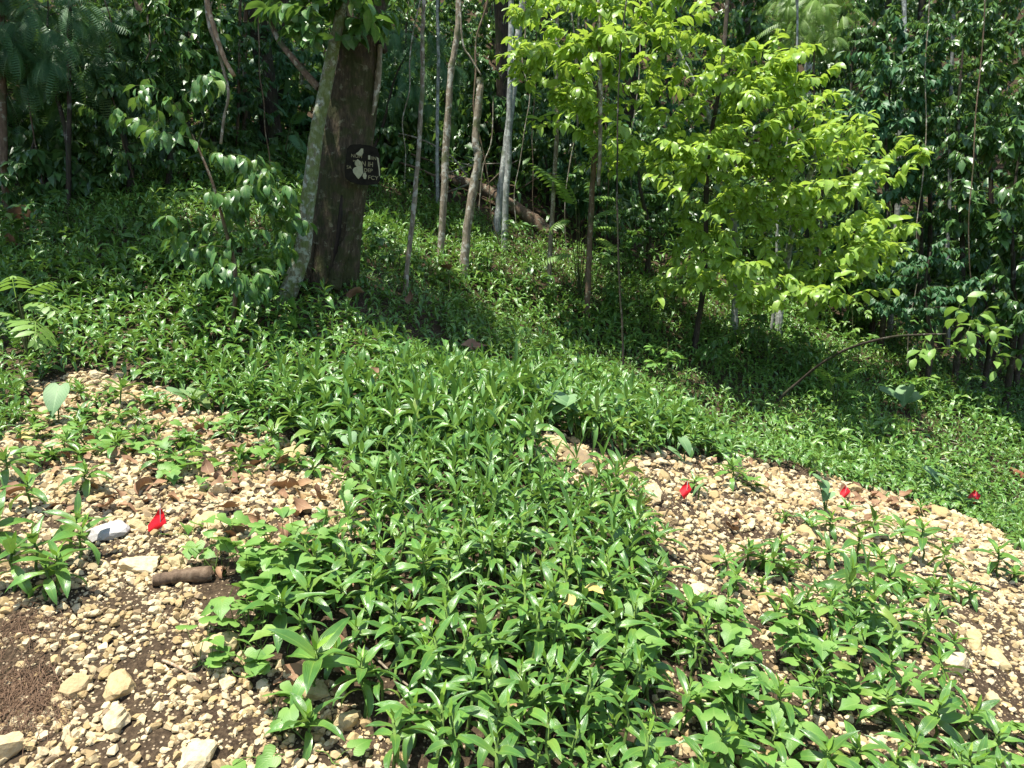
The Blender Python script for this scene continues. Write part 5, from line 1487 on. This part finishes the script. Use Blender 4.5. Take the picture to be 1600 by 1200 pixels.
# ------------------------------------------------------------------ dead leaves and roots
dead_me = [to_mesh('dead_leaf', t, M['dead']) for t in DEAD]
yel_me = [to_mesh('dead_leaf', t, M['yellow']) for t in DEAD[:3]]
def dead_leaf(p, s, me, label, group=None, lift=0.012, el=None):
    R = rot([rng.uniform(0, 6.28)], [rng.normal(0, 0.25) if el is None else el], [rng.normal(0, 0.4)])[0]
    o = link('dead_leaf', me, None, mtx(R, s, (p[0], p[1], p[2] + lift)))
    tag(o, label, 'leaf', group)
for pu, pv, w, me, lab, lift in [(900, 1020, 52, yel_me[0], 'yellowed dead leaf caught on the dense herbs', 0.17), (912, 1000, 40, yel_me[1], 'cream curled dead leaf tip above the yellowed leaf', 0.20), (820, 1140, 46, dead_me[1], 'brown curled leaf hanging among the front herbs', 0.10),
                           (655, 1030, 36, dead_me[3], 'pinkish brown leaf stuck between herb blades', 0.12), (800, 1150, 36, dead_me[0], 'brown leaf below the curled brown leaf', 0.06), (175, 712, 44, yel_me[2], 'yellow dead leaf on the litter behind the red flag', 0.02), (55, 690, 34, yel_me[1], 'yellow dead leaf at the foot of the shaded herbs', 0.02),
                           (710, 450, 60, dead_me[1], 'curled dry leaf lying on the carpet below the broken stem', 0.18), (690, 440, 30, dead_me[2], 'pale dry leaf next to the curled dry leaf', 0.18), (570, 485, 34, dead_me[3], 'large dry leaf hanging on herbs below the big trunk', 0.16), (720, 565, 44, dead_me[0], 'dry leaf on herbs at the shade border', 0.15), (730, 605, 40, dead_me[4], 'pale dry leaf on the lit herbs', 0.15), (600, 610, 40, dead_me[3], 'narrow brown leaf across the lit herbs', 0.15),
                           (640, 500, 30, dead_me[0], 'tan leaf on shaded herbs next to the big trunk', 0.15), (60, 350, 60, dead_me[1], 'big dry leaf on the shaded herbs by the brown stem', 0.15), (30, 400, 40, dead_me[2], 'dry leaf below the big dry leaf', 0.12), (985, 800, 40, yel_me[0], 'orange yellow leaf beside the big cream block', 0.02), (905, 665, 60, dead_me[3], 'large curled dry leaf below the bending arrow leaves', 0.05)]:
    p = G(pu, pv)
    dead_leaf(p, px_size(p, w), me, lab, None, lift)
def litter(n, poly, lab, grp, smin, smax):
    us, vs2 = [q[0] for q in poly], [q[1] for q in poly]
    c = 0
    while c < n:
        u_, v_ = rng.uniform(min(us), max(us)), rng.uniform(min(vs2), max(vs2))
        if not inpoly(np.array([u_]), np.array([v_]), poly)[0]:
            continue
        p = G(u_, v_)
        if 'heap' not in lab:
            lab, grp = spot(p, 'brown dead leaf lying nearest to', STONE_MARKS, 'dead leaves nearest to')
        dead_leaf(p, rng.uniform(smin, smax), dead_me[rng.integers(0, 5)], lab, grp, rng.uniform(0.018, 0.04))
        c += 1
litter(130, [(50, 610), (330, 650), (480, 720), (530, 800), (450, 870), (330, 850), (230, 800), (0, 800), (0, 690)], 'brown dead leaf on the stony litter strip around the lone red flag', 'dead leaves on the litter strip', 0.06, 0.13)
litter(26, [(1330, 760), (1400, 775), (1460, 810), (1380, 800), (1320, 790)], 'curled brown leaf in the leaf heap by the third red flag', 'dead leaves of the heap', 0.08, 0.16)
litter(34, [(900, 690), (1280, 740), (1400, 800), (1300, 900), (1120, 830), (1000, 760)], 'brown dead leaf on the stony mound of the three red flags', 'dead leaves on the mound', 0.05, 0.10)
litter(30, [(330, 900), (560, 880), (560, 1100), (420, 1080)], 'brown dead leaf among creeper and herbs below the cut log', 'dead leaves under the creeper', 0.05, 0.10)
litter(26, [(1340, 640), (1420, 650), (1500, 720), (1480, 740), (1400, 700)], 'dry brown leaf in the brush heap below the arched sapling', 'dead leaves of the brush heap', 0.08, 0.16)
rootp = []
for i in range(560):
    u_, v_ = rng.normal(45, 34), rng.normal(1082, 27)
    if i % 6 == 0:
        u_, v_ = rng.normal(55, 30), rng.normal(975, 15)
    p = G(max(-60, u_), v_)
    a = rng.normal(-1.6, 0.5)
    ln = rng.uniform(0.05, 0.14)
    pts = [p + [0, 0, 0.004]]
    for j in range(4):
        a += rng.normal(0, 0.5)
        q = pts[-1] + np.array([math.cos(a), math.sin(a), 0]) * ln / 4
        q[2] = h1(q[0], q[1]) + rng.uniform(0.004, 0.03)
        pts.append(q)
    rootp.append(tube(pts, np.linspace(0.0012, 0.0006, 5), 4, False))
ro = link('fine_roots', to_mesh('fine_roots', join(rootp), M['root']))
tag(ro, 'tangle of fine brown roots exposed on the earthy bank', 'roots', kind='stuff')
print("objects", len(bpy.data.objects))
print('tris', sum(sum(len(p.vertices) - 2 for p in m.polygons[:1]) * len(m.polygons) for m in bpy.data.meshes if m.users and len(m.polygons)))
